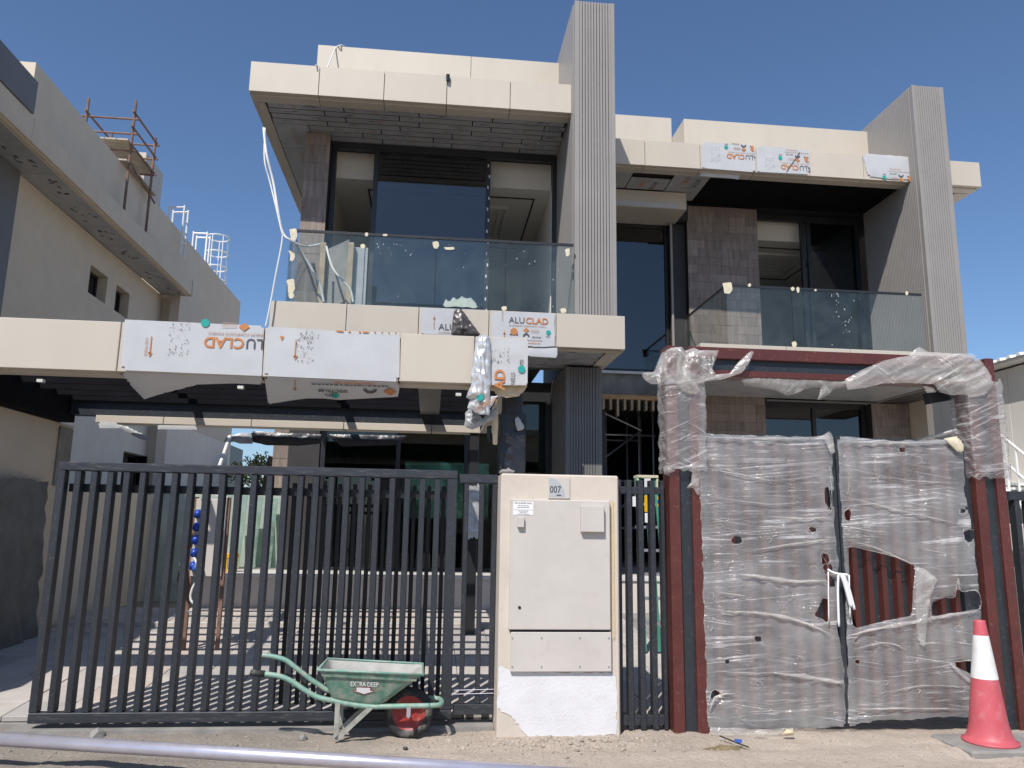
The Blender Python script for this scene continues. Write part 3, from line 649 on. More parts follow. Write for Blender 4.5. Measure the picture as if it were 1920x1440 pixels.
# --- ground storey
MB().box(-3.15, 8.95, 11.6, 12.6, 0.30, 0.82).build('plinth', 'plinth_render', V)
for k in range(12): MB().cbox(-3.17+k*1.01, -3.163+(k+1)*1.01-0.006, 11.57, 12.6, 0.824, 0.88, 0.006).build('terrace_tile', 'terrace_tile', V)
MB().box(-3.15, 8.95, 12.602, 15.0, 0.30, 0.875).build('floor_slab', 'concrete', V)
w4 = window((-1.78, 1.93), 12.6, 0.88, 3.95, (-0.55, 0.55, 1.2), ((-1.71, -0.585), (-0.515, 0.515), (0.585, 1.165), (1.235, 1.86)), gl='window_glass_dark', head=0.3)
def bk(m):
    for q in ((-2.0, -0.6, 0.88, 3.9), (1.3, 2.5, 0.88, 3.9), (-0.6, 1.3, 0.88, 1.75), (-0.6, 1.3, 3.0, 3.9)): m.box(q[0], q[1], 17.6, 17.7, q[2], q[3])
room(-1.9, 2.5, 12.75, 17.6, 0.88, 3.9, wall='concrete', ceil='concrete_dark', back=bk)
MB().box(-0.6, 1.3, 17.64, 17.66, 1.75, 3.0).build('rear_pane', 'green_glass', V)
tiles('stone_column', -2.72, -2.30, 13.6, 0.88, 3.3, 0.5, 0.30, 9)
MB().box(-2.29, -1.80, 12.61, 12.9, 0.88, 3.98).build('jamb_wall', 'dark_wall', V)
MB().box(1.935, 2.6, 12.42, 12.6, 0.88, 3.98).build('jamb_wall', 'dark_wall', V)
w5 = window((6.07, 8.12), 13.7, 1.0, 3.98, (7.1,), ((6.14, 7.065), (7.135, 8.05)), gl='window_glass')
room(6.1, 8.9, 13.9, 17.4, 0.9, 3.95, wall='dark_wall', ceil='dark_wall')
MB().box(8.88, 9.0, 13.0, 17.5, 0.3, 7.69).build('side_wall', 'cream_render', V)
# roof bits
MB().tube([Yp(840, 140, 10.46), Yp(840, 152, 10.47)], 0.028, 10).build('scupper_pipe', 'dark_frame', V)
m = MB(); m.tube(curve([Yp(592, 122, 10.45), Yp(606, 108, 10.6)+Vector((0, .3, 0)), Yp(628, 92, 11.66), Yp(638, 85, 11.66), Yp(645, 86, 11.9)]), 0.012, 6)
tag(m.build('roof_cable', 'cable_white'), 'short white cable draped over the parapet of the left roof corner', 'cable')
m = MB(); Yc = 10.28
m.tube(curve([Yp(494, 240, 10.45), Yp(500, 290, Yc), Yp(513, 345, Yc), Yp(528, 430, 10.12), Yp(546, 451, 10.1), Yp(572, 462, 10.3), Yp(600, 458, 10.6)]), 0.016, 7)
m.tube(curve([Yp(497, 240, 10.45), Yp(496, 300, Yc), Yp(507, 345, Yc), Yp(526, 425, 10.1), Yp(529, 450, 10.08), Yp(516, 520, 10.05), Yp(506, 575, 10.02), Yp(498, 612, 10.0)]), 0.011, 7)
tag(m.build('hanging_cable', 'cable_white'), 'pair of white cables hanging from the left roof edge down past the glass balcony', 'cable')
m = MB()
m.tube(curve([Yp(546, 440, 10.32), Yp(570, 480, 10.5), Yp(598, 530, 10.6), Yp(607, 566, 10.6)]), 0.016, 7).tube(curve([Yp(612, 462, 10.7), Yp(625, 505, 10.6), Yp(655, 540, 10.6), Yp(662, 566, 10.6)]), 0.016, 7)
tag(m.build('loose_conduit', 'cable_white'), 'loose pale conduits sagging behind the left end of the glass balcony', 'cable')
# board on timber props standing on the balcony
B = thing('propped_board', 'grey board between two timber props standing on the left balcony', 'board', (-1.5, 10.95, 4.476))
for a in (607, 659): w = Yp(a, 455, 10.85); MB().cbox(w.x-0.04, w.x+0.04, 10.83, 10.9, 4.476, w.z, 0.004).build('prop', 'raw_wood', B)
a, b = Yp(612, 470, 10.95), Yp(655, 450, 10.95); MB().prism([(a.x, 10.92, 4.6), (b.x, 10.92, 4.75), (b.x, 10.92, b.z), (a.x, 10.92, a.z)], (0, 0.03, 0)).build('panel', 'concrete', B)
a = Yp(665, 452, 10.95); MB().box(a.x, a.x+0.2, 10.93, 10.97, 4.476, a.z-0.1).build('side_panel', 'grey_film', B)
# scaffold tower in the dark doorway
T = thing('scaffold_tower', 'steel scaffold tower standing inside the dark doorway', 'scaffold', (3.9, 16, 0.9))
for x in (3.55, 4.25, 4.55):
    for y in (15.6, 16.6): MB().tube([(x, y, 0.9), (x, y, 4.05)], 0.024, 8).build('standard', 'galvanised', T)
for z in (1.6, 2.55, 3.5):
    for y in (15.6, 16.6): MB().tube([(3.5, y, z), (4.6, y, z)], 0.022, 8).build('ledger', 'galvanised', T)
for a, b in (((3.5, 15.58, 3.0), (4.3, 15.58, 3.6)), ((3.5, 15.58, 3.95), (4.3, 15.58, 3.6)), ((3.5, 15.58, 1.6), (4.3, 15.58, 2.5))): MB().tube([a, b], 0.02, 8).build('brace', 'galvanised', T)
# ------------------------------------------------------------------ carport
C = thing('carport', 'flat cream carport with black slatted roof over the driveway', 'carport', (-1.8, 8.2, 0.2))
YF, YR = 6.45, 9.9
for a, b in zip([-4.62, -2.575, -1.43, -0.305, 0.33], [-2.575, -1.43, -0.305, 0.33, 0.79]):
    MB().cbox(a+GAP, b-GAP, YF, YF+0.05, 2.785, 3.20, 0.005).box(a+GAP, b-GAP, YF+0.05, YF+0.10, 2.80, 2.83).cbox(a+GAP, b-GAP, YF+0.10, YF+0.25, 2.772, 2.80, 0.003).build('fascia_panel', 'cream_panel', C)
MB().box(-4.6, 0.77, YF+0.055, YF+0.25, 2.83, 3.17).build('front_beam', 'black_soffit', C)
MB().box(0.74, 0.79, YF+0.052, YR, 2.785, 3.198).box(0.60, 0.74, YF+0.26, YR-0.02, 2.772, 2.80).build('side_fascia', 'cream_panel', C)
MB().box(0.60, 0.735, YF+0.26, YR, 2.81, 3.17).build('side_beam', 'black_soffit', C)
MB().box(-4.415, 0.595, YR-0.05, YR+0.12, 2.86, 3.17).build('rear_beam', 'portal_dark', C)
for a, b in zip([-4.1, -3.3, -2.25, -1.12, -0.02], [-3.3, -2.25, -1.12, -0.02, 0.6]): MB().cbox(a+GAP, b-GAP, YR-0.09, YR+0.14, 2.765, 2.855, 0.004).build('edge_panel', 'cream_panel', C)
sm = MB().box(-4.418, 0.595, -0.02, 0.02, 0, 0.10).mesh('slat', 'black_soffit')
for k in range(8): put('slat', sm, C, (0, 7.0+k*0.4, 3.03))
MB().box(-4.62, -4.42, YF+0.26, YR+0.1, 2.775, 3.165).build('side_beam', 'black_soffit', C)
for x in (-3.0, -1.15): MB().box(x-0.05, x+0.05, YF+0.26, YR-0.06, 3.135, 3.16).build('cross_beam', 'black_soffit', C)
w = Yp(805, 770, 8.5); MB().box(w.x-0.12, w.x+0.12, YF+0.26, YR-0.06, 2.99, 3.028).build('cross_beam', 'slat_dark', C)
for p in ((205, 764), (511, 772), (851, 781)):
    w = Zp(p[0], p[1], 3.0); MB().box(w.x-0.03, w.x+0.03, 8.37, 8.43, 3.0, 3.03).build('light_fitting', 'cable_white', C)
MB().cbox(0.615, 0.785, 6.75, 6.95, 0.0, 2.772, 0.01).build('post', 'dark_frame', C)
MB().cbox(0.47, 0.59, YR-0.06, YR+0.06, 0.2, 2.765, 0.008).build('post', 'dark_frame', C)
# ------------------------------------------------------------------ cladding films and their print
def frame(o, ux, uy, y):
    o = Vector(o); ux = Vector(ux); uy = Vector(uy)
    return lambda u, v: Vector((0, 0, 0))+o+ux*u+uy*v+Vector((0, y, 0))
def brand(parent, o, ux, uy, win, s=1.0, parts='all', dots=True):
    """the supplier's print: two-tone name, subtitle, arrows, badges, dots; win = visible (u0,u1,v0,v1)"""
    ux, uy, o = Vector(ux), Vector(uy), Vector(o); u0, u1, v0, v1 = win
    def P(u, v): return o+ux*u+uy*v
    def lets(b, mat, u, v, size, bold=0.0, sx=1.0, rot=False):
        cl = lambda: [(Vector(((u1-u)/sx, 0, 0)), Vector((1, 0, 0))), (Vector(((u0-u)/sx, 0, 0)), Vector((-1, 0, 0))), (Vector((0, v1-v, 0)), Vector((0, 1, 0))), (Vector((0, v0-v, 0)), Vector((0, -1, 0)))]
        if u > u1 or v > v1 or v+size*0.7 < v0: return 0
        if rot: return text(b, mat, parent, P(u, v), size, uy, -ux)
        return text(b, mat, parent, P(u, v), size, ux, uy, bold=bold, sx=sx, clip=cl())
    lets('ALU', 'print_grey', 0, 0, 0.125*s, sx=0.98*s/s); lets('CLAD', 'print_orange', 0.238*s, 0, 0.125*s, bold=0.022)
    lets('ALUMINIUM COMPOSITE PANELS', 'print_pale', 0.0, -0.048*s, 0.036*s); lets('www.idcmr.net', 'print_orange', 0.24*s, -0.29*s, 0.034*s, bold=0.01)
    lets('NTS', 'print_grey', 0.53*s, -0.19*s, 0.032*s, bold=0.02); lets('SPECTRUM', 'print_grey', 0.33*s, -0.205*s, 0.026*s, bold=0.02)
    G = {k: MB() for k in ('print_orange', 'print_grey', 'print_green', 'print_pale', 'print_black', 'print_white')}
    n = ux.cross(uy).normalized()*0.0006
    def poly(mat, pts, lift=0):
        if all(u0 <= a <= u1 and v0 <= b <= v1 for a, b in pts): G[mat].prism([P(a, b)-n*lift for a, b in pts], n*0.5)
    def disc(mat, u, v, r, a0=0, a1=6.283, k=14, inner=0, lift=0):
        for i in range(k):
            t0, t1 = a0+(a1-a0)*i/k, a0+(a1-a0)*(i+1)/k
            q = [(u+r*math.cos(t0), v+r*math.sin(t0)), (u+r*math.cos(t1), v+r*math.sin(t1)), (u+inner*math.cos(t1), v+inner*math.sin(t1)), (u+inner*math.cos(t0), v+inner*math.sin(t0))]
            poly(mat, q if inner else q[:3], lift)
    for k in range(14): poly('print_pale', [(-0.02*s+k*0.036*s, -0.245*s), (0.006*s+k*0.036*s, -0.245*s), (0.006*s+k*0.036*s, -0.235*s), (-0.02*s+k*0.036*s, -0.235*s)])
    if u0 < 0.03*s and v0 < -0.15*s: text('15', 'print_white', parent, P(0.045*s, -0.14*s)-n*2, 0.05*s, ux, uy, bold=0.02)
    disc('print_orange', 0.075*s, -0.125*s, 0.052*s); poly('print_grey', [(0.01*s, -0.165*s), (0.05*s, -0.155*s), (0.03*s, -0.18*s)]); poly('print_grey', [(0.14*s, -0.165*s), (0.10*s, -0.155*s), (0.12*s, -0.18*s)])
    poly('print_orange', [(0.25*s, -0.062*s), (0.295*s, -0.10*s), (0.25*s, -0.135*s), (0.205*s, -0.10*s)]); poly('print_pale', [(0.25*s, -0.075*s), (0.278*s, -0.10*s), (0.25*s, -0.10*s)], 1)
    disc('print_grey', 0.25*s, -0.19*s, 0.048*s, 0, 3.14, 8, 0.026*s); disc('print_green', 0.565*s, -0.12*s, 0.035*s); disc('print_white', 0.575*s, -0.112*s, 0.016*s, lift=1.2)
    for k in range(4): poly('print_pale', [(0.31*s, -0.09*s-k*0.012*s), (0.43*s, -0.09*s-k*0.012*s), (0.43*s, -0.094*s-k*0.012*s), (0.31*s, -0.094*s-k*0.012*s)])
    for cx in (-0.06*s, 0.98*s):
        for b in (-0.30*s, 0.01*s):
            poly('print_orange', [(cx-0.004, b), (cx+0.004, b), (cx+0.004, b+0.15*s), (cx-0.004, b+0.15*s)]); poly('print_orange', [(cx-0.018, b+0.135*s), (cx+0.018, b+0.135*s), (cx, b+0.175*s)])
        if u0 < cx < u1 and v0 < -0.08 and v1 > 0.1: text('UAE MADE', 'print_pale', parent, P(cx+0.045*s if cx > 0 else cx-0.02*s, 0.02*s), 0.032*s, uy, -ux)
    if dots:
        r = random.Random(4)
        for k in range(70):
            u, v = r.uniform(0.68, 0.84)*s, r.uniform(-0.13, 0.17)*s; a = r.uniform(0.003, 0.007); poly('print_black', [(u-a, v-a*0.7), (u+a*0.4, v-a*0.2), (u+a, v+a*0.8), (u-a*0.4, v+a*0.3)])
    for k, mbx in G.items():
        if mbx.v: mbx.build('print', k, parent)
def film(label, outline, Y, mat='white_film', cell=7, amp=0.003, group=None, **k):
    return tag(sheet('protective_film', outline, Y, mat, cell=cell, amp=amp, **k), label, 'film', group)
fA = film('white printed film, one corner drooping, on the carport edge left of its twin', [(233, 599), (495, 611), (491, 705), (226, 694)], YF-0.008, cell=8, fx=3, fz=3)
pA = Yp(514, 637, YF-0.016); brand(fA, pA, (-1, 0, 0), (0, 0, -1), (0.085, 1.2, -0.155, 0.285))
sheet('drooping_corner', [(229, 696), (233, 709), (270, 749), (298, 740), (372, 721), (440, 719), (491, 721), (491, 706)], YF+0.02, 'white_film', fA, cell=5, bulge=0.01, amp=0.012, fx=4, fz=4, tilt=(696, 0.0062, 0.04, 229))
fB = film('white printed film with its printed lower edge hanging below the carport edge', [(499, 612), (750, 628), (749, 716), (495, 705)], YF-0.008, cell=8, fx=3, fz=3)
pB = Yp(752, 608, YF-0.016); brand(fB, pB, (-1, 0, 0), (0, 0, -1), (0.02, 1.09, 0.075, 0.47), dots=True)
pc = Yp(556, 640, YF-0.016); r = random.Random(6); m = MB()
for k in range(60): w = pc+Vector((r.uniform(0, 0.15), 0, -r.uniform(-0.06, 0.18))); a = r.uniform(0.003, 0.007); m.prism([w+Vector((-a, 0, -a*.6)), w+Vector((a*.5, 0, -a*.2)), w+Vector((a, 0, a*.7)), w+Vector((-a*.4, 0, a*.3))], (0, 0.0005, 0))
m.build('print', 'print_black', fB)
m = MB(); a, b = Yp(555, 637, YF-0.016), Yp(553, 671, YF-0.016); m.box(a.x-0.004, a.x+0.004, a.y, a.y+0.0005, b.z, a.z); m.prism([b+Vector((-0.018, 0, 0.02)), b+Vector((0.022, 0, 0.02)), b+Vector((0.002, 0, -0.018))], (0, 0.0005, 0)); m.build('print', 'print_orange', fB)
TB = (706, 0.0062, 0.043, 496)          # the sheet folds back under the edge: depth grows down the flap
def flapY(x, y): return YF-0.004+TB[1]*max(0.0, y-TB[0]-TB[2]*(x-TB[3]))
def flap_at(x, y): return Yp(x, y, flapY(x, y)-0.022)
def flap_dir(x, y): return (Yp(x, y+8, flapY(x, y+8))-Yp(x, y, flapY(x, y))).normalized()
fl = sheet('hanging_edge', [(496, 706), (498, 722), (503, 758), (540, 752), (574, 747), (605, 747), (636, 750), (690, 747), (746, 744), (749, 728), (749, 717)], YF-0.004, 'white_film', fB, cell=5, bulge=0.006, amp=0.010, fx=5, fz=5, tilt=TB)
LX = Vector((-1, 0, 0))
text('www.idcmr.net', 'print_orange', fl, flap_at(704, 718), 0.055, LX, flap_dir(704, 718), bold=0.01)
text('SPECTRUM', 'print_grey', fl, flap_at(652, 732), 0.05, LX, flap_dir(652, 732), bold=0.02); text('NTS', 'print_grey', fl, flap_at(630, 739), 0.05, LX, flap_dir(630, 739), bold=0.02)
m = MB(); c = flap_at(728, 724); d_ = flap_dir(728, 724); r = random.Random(3); u = 0.0
while u < 0.62: L_ = r.uniform(0.012, 0.04); m.quad(c+LX*u, c+LX*(u+L_), c+LX*(u+L_)+d_*0.014, c+LX*u+d_*0.014); u += L_+0.010
m.build('print', 'print_grey', fl)
m = MB(); c = flap_at(628, 742); d_ = flap_dir(628, 742); m.quad(*[c+LX*0.035*math.cos(t*0.5236)+d_*0.035*math.sin(t*0.5236) for t in range(12)]); m.build('print', 'print_green', fl)
m = MB(); c = flap_at(694, 730); d_ = flap_dir(694, 730)
for i in range(8): t0, t1 = math.pi*i/8, math.pi*(i+1)/8; m.quad(*[c+LX*r_*math.cos(t)+d_*r_*math.sin(t) for r_, t in ((0.058, t0), (0.058, t1), (0.03, t1), (0.03, t0))])
m.build('print', 'print_grey', fl)
m = MB(); c = flap_at(732, 735); d_ = flap_dir(732, 735); m.quad(c+LX*0.06, c+d_*0.05, c-LX*0.05, c-d_*0.05); c = flap_at(553, 712); d_ = flap_dir(553, 712); m.quad(c+LX*0.004, c-LX*0.004, c-LX*0.004+d_*0.13, c+LX*0.004+d_*0.13); m.quad(c+LX*0.018+d_*0.12, c-LX*0.018+d_*0.12, c+d_*0.155); m.build('print', 'print_orange', fl)
fC = film('white printed film with sideways lettering wrapped round the carport corner', [(917, 634), (990, 637), (989, 722), (919, 722)], YF-0.009, cell=5, amp=0.004, fx=5, fz=12)
q = Yp(946, 731, YF-0.02); text('AD', 'print_orange', fC, q, 0.125, (0, 0, 1), (-1, 0, 0), bold=0.022); q = Yp(965, 722, YF-0.02); text('NELS', 'print_grey', fC, q+Vector((0, 0, 0.0)), 0.05, (0, 0, 1), (-1, 0, 0)); q = Yp(981, 690, YF-0.02); text('NTS', 'print_grey', fC, q, 0.04, (0, 0, 1), (-1, 0, 0), bold=0.02)
m = MB(); w = Yp(978, 692, YF-0.021); m.lathe([(0.001, 0), (0.032, 0)], w, 14, 'Y'); m.build('print', 'print_green', fC)
r = random.Random(2); m = MB(); pc = Yp(923, 652, YF-0.018)
for k in range(38): w = pc+Vector((r.uniform(0, 0.15), 0, -r.uniform(0, 0.13))); a = r.uniform(0.003, 0.007); m.prism([w+Vector((-a, 0, -a*.6)), w+Vector((a*.5, 0, -a*.2)), w+Vector((a, 0, a*.7)), w+Vector((-a*.4, 0, a*.3))], (0, 0.0005, 0))
m.build('print', 'print_black', fC)
sheet('underside_fold', [(919, 723), (989, 723), (974, 743), (948, 746), (930, 740)], YF+0.06, 'cladding_core', fC, cell=4, bulge=0.01, amp=0.01)
fo = tag(sheet('torn_foil', [(893, 633), (906, 628), (918, 632), (920, 700), (917, 780), (912, 778), (904, 750), (896, 752), (880, 748), (874, 745), (882, 726), (886, 690), (890, 655)], YF-0.02, 'silver_foil', cell=2.5, bulge=0.025, amp=0.045, fx=26, fz=2.5, double=True, seed=2, crisp=0.3, rag=1.5), 'crumpled silver foil peeling off the carport corner in a long twist', 'foil')
lo = sheet('printed_fold', [(882, 742), (900, 735), (916, 742), (934, 742), (925, 758), (912, 778), (892, 775), (876, 765)], YF+0.0, 'white_film', fo, cell=2.5, bulge=0.02, amp=0.035, fx=12, fz=8, double=True, seed=5, crisp=0.3, rag=1.5)
q = Yp(893, 772, YF-0.06); text('COMPOS', 'print_orange', lo, q, 0.05, (0.85, 0, 0.5), (-0.5, 0, 0.85)); m = MB(); m.lathe([(0.001, 0), (0.03, 0)], Yp(900, 745, YF-0.065), 12, 'Y'); m.build('print', 'print_green', lo)
sheet('brown_side', [(872, 775), (882, 762), (905, 785), (935, 757), (930, 785), (905, 798), (885, 806), (870, 800)], YF+0.12, 'film_back', fo, cell=2.5, bulge=0.012, amp=0.035, fx=9, fz=12, seed=7, crisp=0.4, skew=0.8, rag=2.0)
tag(sheet('hanging_strip', [(925, 760), (934, 755), (934, 800), (932, 834), (924, 834), (923, 800)], 6.62, 'cladding_core', cell=3, bulge=0.006, amp=0.006), 'tan offcut strip dangling under the carport corner', 'offcut')
tag(sheet('hanging_strip', [(913, 800), (922, 795), (920, 825), (918, 832), (913, 822)], 6.66, 'black_wrap', cell=3, bulge=0.01, amp=0.01), 'short black rag dangling under the carport corner', 'rag')
fD = film('white printed film half torn away beside the brown flap on the balcony edge', [(788, 577), (858, 580), (856, 629), (790, 626)], 10.085, cell=6, fx=3, fz=3)
brand(fD, Yp(822, 618, 10.077), (1, 0, 0), (0, 0, 1), (-0.2, 0.20, -0.05, 0.25), dots=False)
bf = tag(sheet('torn_film', [(852, 580), (866, 580), (880, 600), (902, 629), (875, 631), (846, 629), (848, 605)], 10.05, 'brown_foil', cell=2.5, bulge=0.02, amp=0.05, fx=9, fz=5, double=True, seed=4, crisp=0.35, skew=0.7), 'dark brown torn film flap draped over the left balcony edge', 'film')
fE = film('upright printed film under the right end of the left glass balcony', [(921, 583), (1040, 588), (1040, 649), (1010, 650), (922, 646)], 10.085, cell=6, fx=3, fz=3, rag=1.0)
brand(fE, Yp(954, 605, 10.077), (1, 0, 0), (0, 0, 1), (-0.2, 0.66, -0.32, 0.12), s=0.96, dots=False)
sheet('folded_edge', [(988, 652), (1045, 652), (1045, 671), (990, 668)], 10.10, 'white_film', fE, cell=5, bulge=0.01, amp=0.006)
yr = 11.988
fF = film('upside-down printed film on the right roof edge next to bare cream cladding', [(1315, 266), (1416, 273), (1416, 323), (1316, 315)], yr, cell=6, fx=3, fz=3); brand(fF, Yp(1421, 292, yr-0.008), (-1, 0, 0), (0, 0, -1), (0.05, 0.9, -0.21, 0.22))
sheet('drooping_corner', [(1316, 318), (1390, 324), (1384, 337), (1372, 334), (1340, 332), (1312, 330)], yr+0.14, 'white_film', fF, cell=4, bulge=0.015, amp=0.012)
fG = film('upside-down printed film with scratches on the right roof edge', [(1418, 273), (1518, 281), (1519, 327), (1420, 322)], yr, cell=6, fx=3, fz=3); brand(fG, Yp(1522, 312, yr-0.008), (-1, 0, 0), (0, 0, -1), (0.03, 0.88, -0.37, 0.10))
m = MB(); m.bar(Yp(1475, 322, yr-0.01), Yp(1500, 285, yr-0.01), 0.012, 0.002); m.build('print', 'print_grey', fG)
fH = film('curling white film on the roof edge touching the right fin', [(1616, 288), (1708, 294), (1711, 338), (1690, 336), (1665, 335), (1628, 331), (1622, 310)], yr, cell=5, bulge=0.012, fx=3, fz=3, rag=0.8); brand(fH, Yp(1716, 348, yr-0.012), (-1, 0, 0), (0, 0, -1), (0.04, 0.9, -0.38, -0.06), dots=False)
# torn film under the rear edge of the carport
for lb, ol, mt in (('white film curled up at the left end of the rear carport edge', [(183, 790), (218, 792), (228, 803), (187, 803)], 'white_film'), ('grey film peeling in a point from the rear carport edge', [(215, 795), (240, 800), (285, 822), (281, 828), (262, 823), (240, 812)], 'film_back'),
                   ('white film strip taped along the rear carport edge', [(296, 797), (366, 798), (376, 806), (296, 805)], 'white_film'), ('grey ragged film hanging in a bunch from the rear carport edge', [(425, 818), (450, 812), (470, 812), (478, 832), (450, 832), (438, 828), (418, 832)], 'film_back'),
                   ('black sagging sheet hanging under the rear carport edge', [(470, 808), (605, 815), (602, 832), (560, 836), (500, 835), (474, 829)], 'black_wrap'), ('black sheet with pale corners under the middle of the rear carport edge', [(610, 814), (765, 817), (740, 835), (640, 837), (620, 822)], 'black_wrap')):
    tag(sheet('torn_film', ol, YR-0.11, mt, cell=4, bulge=0.004 if mt == 'white_film' else 0.02, amp=0.006 if mt == 'white_film' else 0.02, fx=7, fz=7, seed=len(lb)*0.3), lb, 'film')
# wrapping round the carport posts
def sleeve(name, x0, x1, y0, y1, z0, z1, mat, label=None, cat='wrap', amp=0.012, parent=None, fz=22, skew=1.2, rag=0.05, seed=0, nz=60, per=16):
    """crinkled film wound round a post: ragged ends, diagonal tension folds"""
    mb = MB(); cx, cy, hx, hy = (x0+x1)/2, (y0+y1)/2, (x1-x0)/2, (y1-y0)/2; ring = []
    for sx, sy, dx, dy in ((-1, -1, 1, 0), (1, -1, 0, 1), (1, 1, -1, 0), (-1, 1, 0, -1)):
        for k in range(per): t = 2*k/per; ring.append((sx+dx*t, sy+dy*t))
    n = len(ring)
    for j in range(nz+1):
        for i, (a, b) in enumerate(ring):
            t = j/nz; zz = z0+(z1-z0)*t+(rag*n3(i*0.35+seed, seed)*(1-t) if j == 0 else 0)+(rag*n3(i*0.35, 5+seed) if j == nz else 0)
            px, py = cx+a*hx, cy+b*hy; u = (px-py)*7
            d = amp*(1-2*abs(n3(u*0.8+seed, zz*fz*0.45+u*skew, 1)))+amp*0.6*(1-2*abs(n3(u*1.7+seed, zz*fz+u*skew*2, 2)))
            q = Vector((a, b)).normalized(); mb.v.append(Vector((px+q.x*(0.012+d), py+q.y*(0.012+d), zz)))
    mb.f = [(j*n+i, j*n+(i+1) % n, (j+1)*n+(i+1) % n, (j+1)*n+i) for j in range(nz) for i in range(n)]
    o = mb.build(name, mat, parent, True); return tag(o, label, cat) if label else o
sleeve('post_wrap', 0.60, 0.80, 6.735, 6.965, 2.04, 2.58, 'black_wrap', 'black crinkled film wound round the carport post behind the meter pillar', amp=0.008)
sheet('loose_flap', [(965, 785), (972, 780), (983, 800), (982, 806), (970, 808), (966, 795)], 6.7, 'grey_film', None, cell=3, bulge=0.01, amp=0.02).name = 'film_flap'
tag(bpy.data.objects['film_flap'], 'small grey flap of film sticking out from the black wrapped post', 'film')
sleeve('post_wrap', 0.455, 0.605, YR-0.075, YR+0.075, 1.45, 2.1, 'silver_foil', 'silver crinkled film round the slim rear carport post', amp=0.008)
# ------------------------------------------------------------------ street front: sliding gate, meter pillar, side panel
G = thing('sliding_gate', 'long dark grey sliding gate of upright bars in front of the driveway', 'gate', (-1.4, 6.6, 0.06))
gx0, gx1 = -2.985, 0.22; Yg = 6.6
MB().cbox(gx0, gx1, Yg-0.04, Yg+0.045, 1.985, 2.055, 0.006).build('top_rail', 'fence_rail_paint', G)
MB().cbox(gx0, gx1, Yg-0.04, Yg+0.045, 0.07, 0.145, 0.006).build('bottom_rail', 'fence_rail_paint', G)
MB().box(gx0+0.06, gx1-0.06, Yg+0.06, Yg+0.10, 1.82, 1.885).build('guide_rail', 'dark_frame', G)
for a in (gx0, gx1-0.085): MB().cbox(a, a+(0.06 if a == gx0 else 0.085), Yg-0.038, Yg+0.043, 0.146, 1.984, 0.005).build('stile', 'fence_paint', G)
bm_ = MB().cbox(-0.024, 0.024, -0.032, 0.055, 0.146, 1.984, 0.004).mesh('bar', 'fence_paint')
nb = 25
rb_ = MB().cbox(-0.017, 0.017, 0.0, 0.035, 0.166, 1.93, 0.003).mesh('rear_bar', 'dark_frame')
for k in range(14, nb): put('rear_bar', rb_, G, (gx0+0.086+k*(gx1-gx0-0.072)/nb, Yg+0.105, 0))
for k in range(1, nb): put('bar', bm_, G, (gx0+0.03+k*(gx1-gx0-0.072)/nb, Yg, 0))
H = thing('fence_panel', 'short dark bar panel between the sliding gate and the meter pillar', 'fence', (0.39, 6.66, 0.06))
MB().cbox(0.235, 0.565, 6.60, 6.67, 1.955, 2.03, 0.005).build('top_rail', 'fence_rail_paint', H); MB().cbox(0.235, 0.565, 6.60, 6.67, 0.10, 0.18, 0.005).build('bottom_rail', 'fence_rail_paint', H)
for x in (0.30, 0.43, 0.54): MB().cbox(x-0.02, x+0.02, 6.605, 6.665, 0.181, 1.954, 0.004).build('bar', 'fence_paint', H)
for z in (0.26, 0.29): MB().tube([(0.24, 6.595, z), (0.56, 6.595, z+0.006)], 0.003, 5).build('wire', 'galvanised', H)
MB().box(-3.1, 0.56, 6.50, 6.72, -0.02, 0.03).build('gate_track', 'concrete', None)
tag(bpy.data.objects['gate_track'], kind='structure')
# meter pillar
PL = thing('meter_pillar', 'cream rendered meter pillar with cabinet doors and a patch of white paint', 'pillar', (1.05, 6.6, 0))
Yc = 6.31
MB().cbox(0.565, 1.54, Yc, 6.95, -0.05, 2.025, 0.012).build('pillar_body', 'pillar_render', PL)
def rect(x0, y0, x1, y1, Y): a, b = Yp(x0, y0, Y), Yp(x1, y1, Y); return a.x, b.x, b.z, a.z
sheet('white_patch', [(934, 1245), (956, 1258), (1146, 1262), (1155, 1268), (1158, 1378), (1040, 1384), (990, 1382), (978, 1370), (960, 1345), (934, 1330)], Yc-0.004, 'whitewash', PL, cell=7, amp=0.002, rag=3)
a = rect(957, 936, 1143, 1180, Yc); MB().cbox(a[0], a[1], Yc-0.045, Yc+0.02, a[2], a[3], 0.006).build('cabinet_door', 'cabinet_paint', PL)
d = bpy.data.objects['cabinet_door']
b = rect(957, 1184, 1145, 1258, Yc); MB().cbox(b[0], b[1], Yc-0.035, Yc+0.02, b[2], b[3], 0.004).build('lower_panel', 'cabinet_paint', PL)
lp = bpy.data.objects['lower_panel']
for x in (960, 1015, 1087, 1141):
    for y in (1195, 1249):
        w = Yp(x, y, Yc-0.037); MB().tube([w, w-Vector((0, 0.006, 0))], 0.006, 8).build('screw', 'galvanised', lp)
MB().prism([Yp(957, 1182, Yc-0.03), Yp(1143, 1181, Yc-0.03), Yp(1143, 1184, Yc-0.03), Yp(957, 1187, Yc-0.03)], (0, 0.02, 0)).build('gap', 'dark_gap', PL)
a = rect(1088, 948, 1131, 998, Yc-0.045); MB().cbox(a[0], a[1], Yc-0.09, Yc-0.0455, a[2], a[3], 0.004).build('meter_box', 'cabinet_paint', d)
a = rect(970, 969, 982, 989, Yc-0.045); MB().cbox(a[0], a[1], Yc-0.08, Yc-0.0455, a[2], a[3], 0.004).box(a[0]+0.012, a[1]-0.008, Yc-0.081, Yc-0.0795, a[2]+0.004, a[2]+0.016).build('latch', 'cabinet_paint', d)
w = Yp(974, 1139, Yc-0.046); MB().tube([w, w-Vector((0, 0.004, 0))], 0.012, 12).build('lock', 'dark_gap', d)
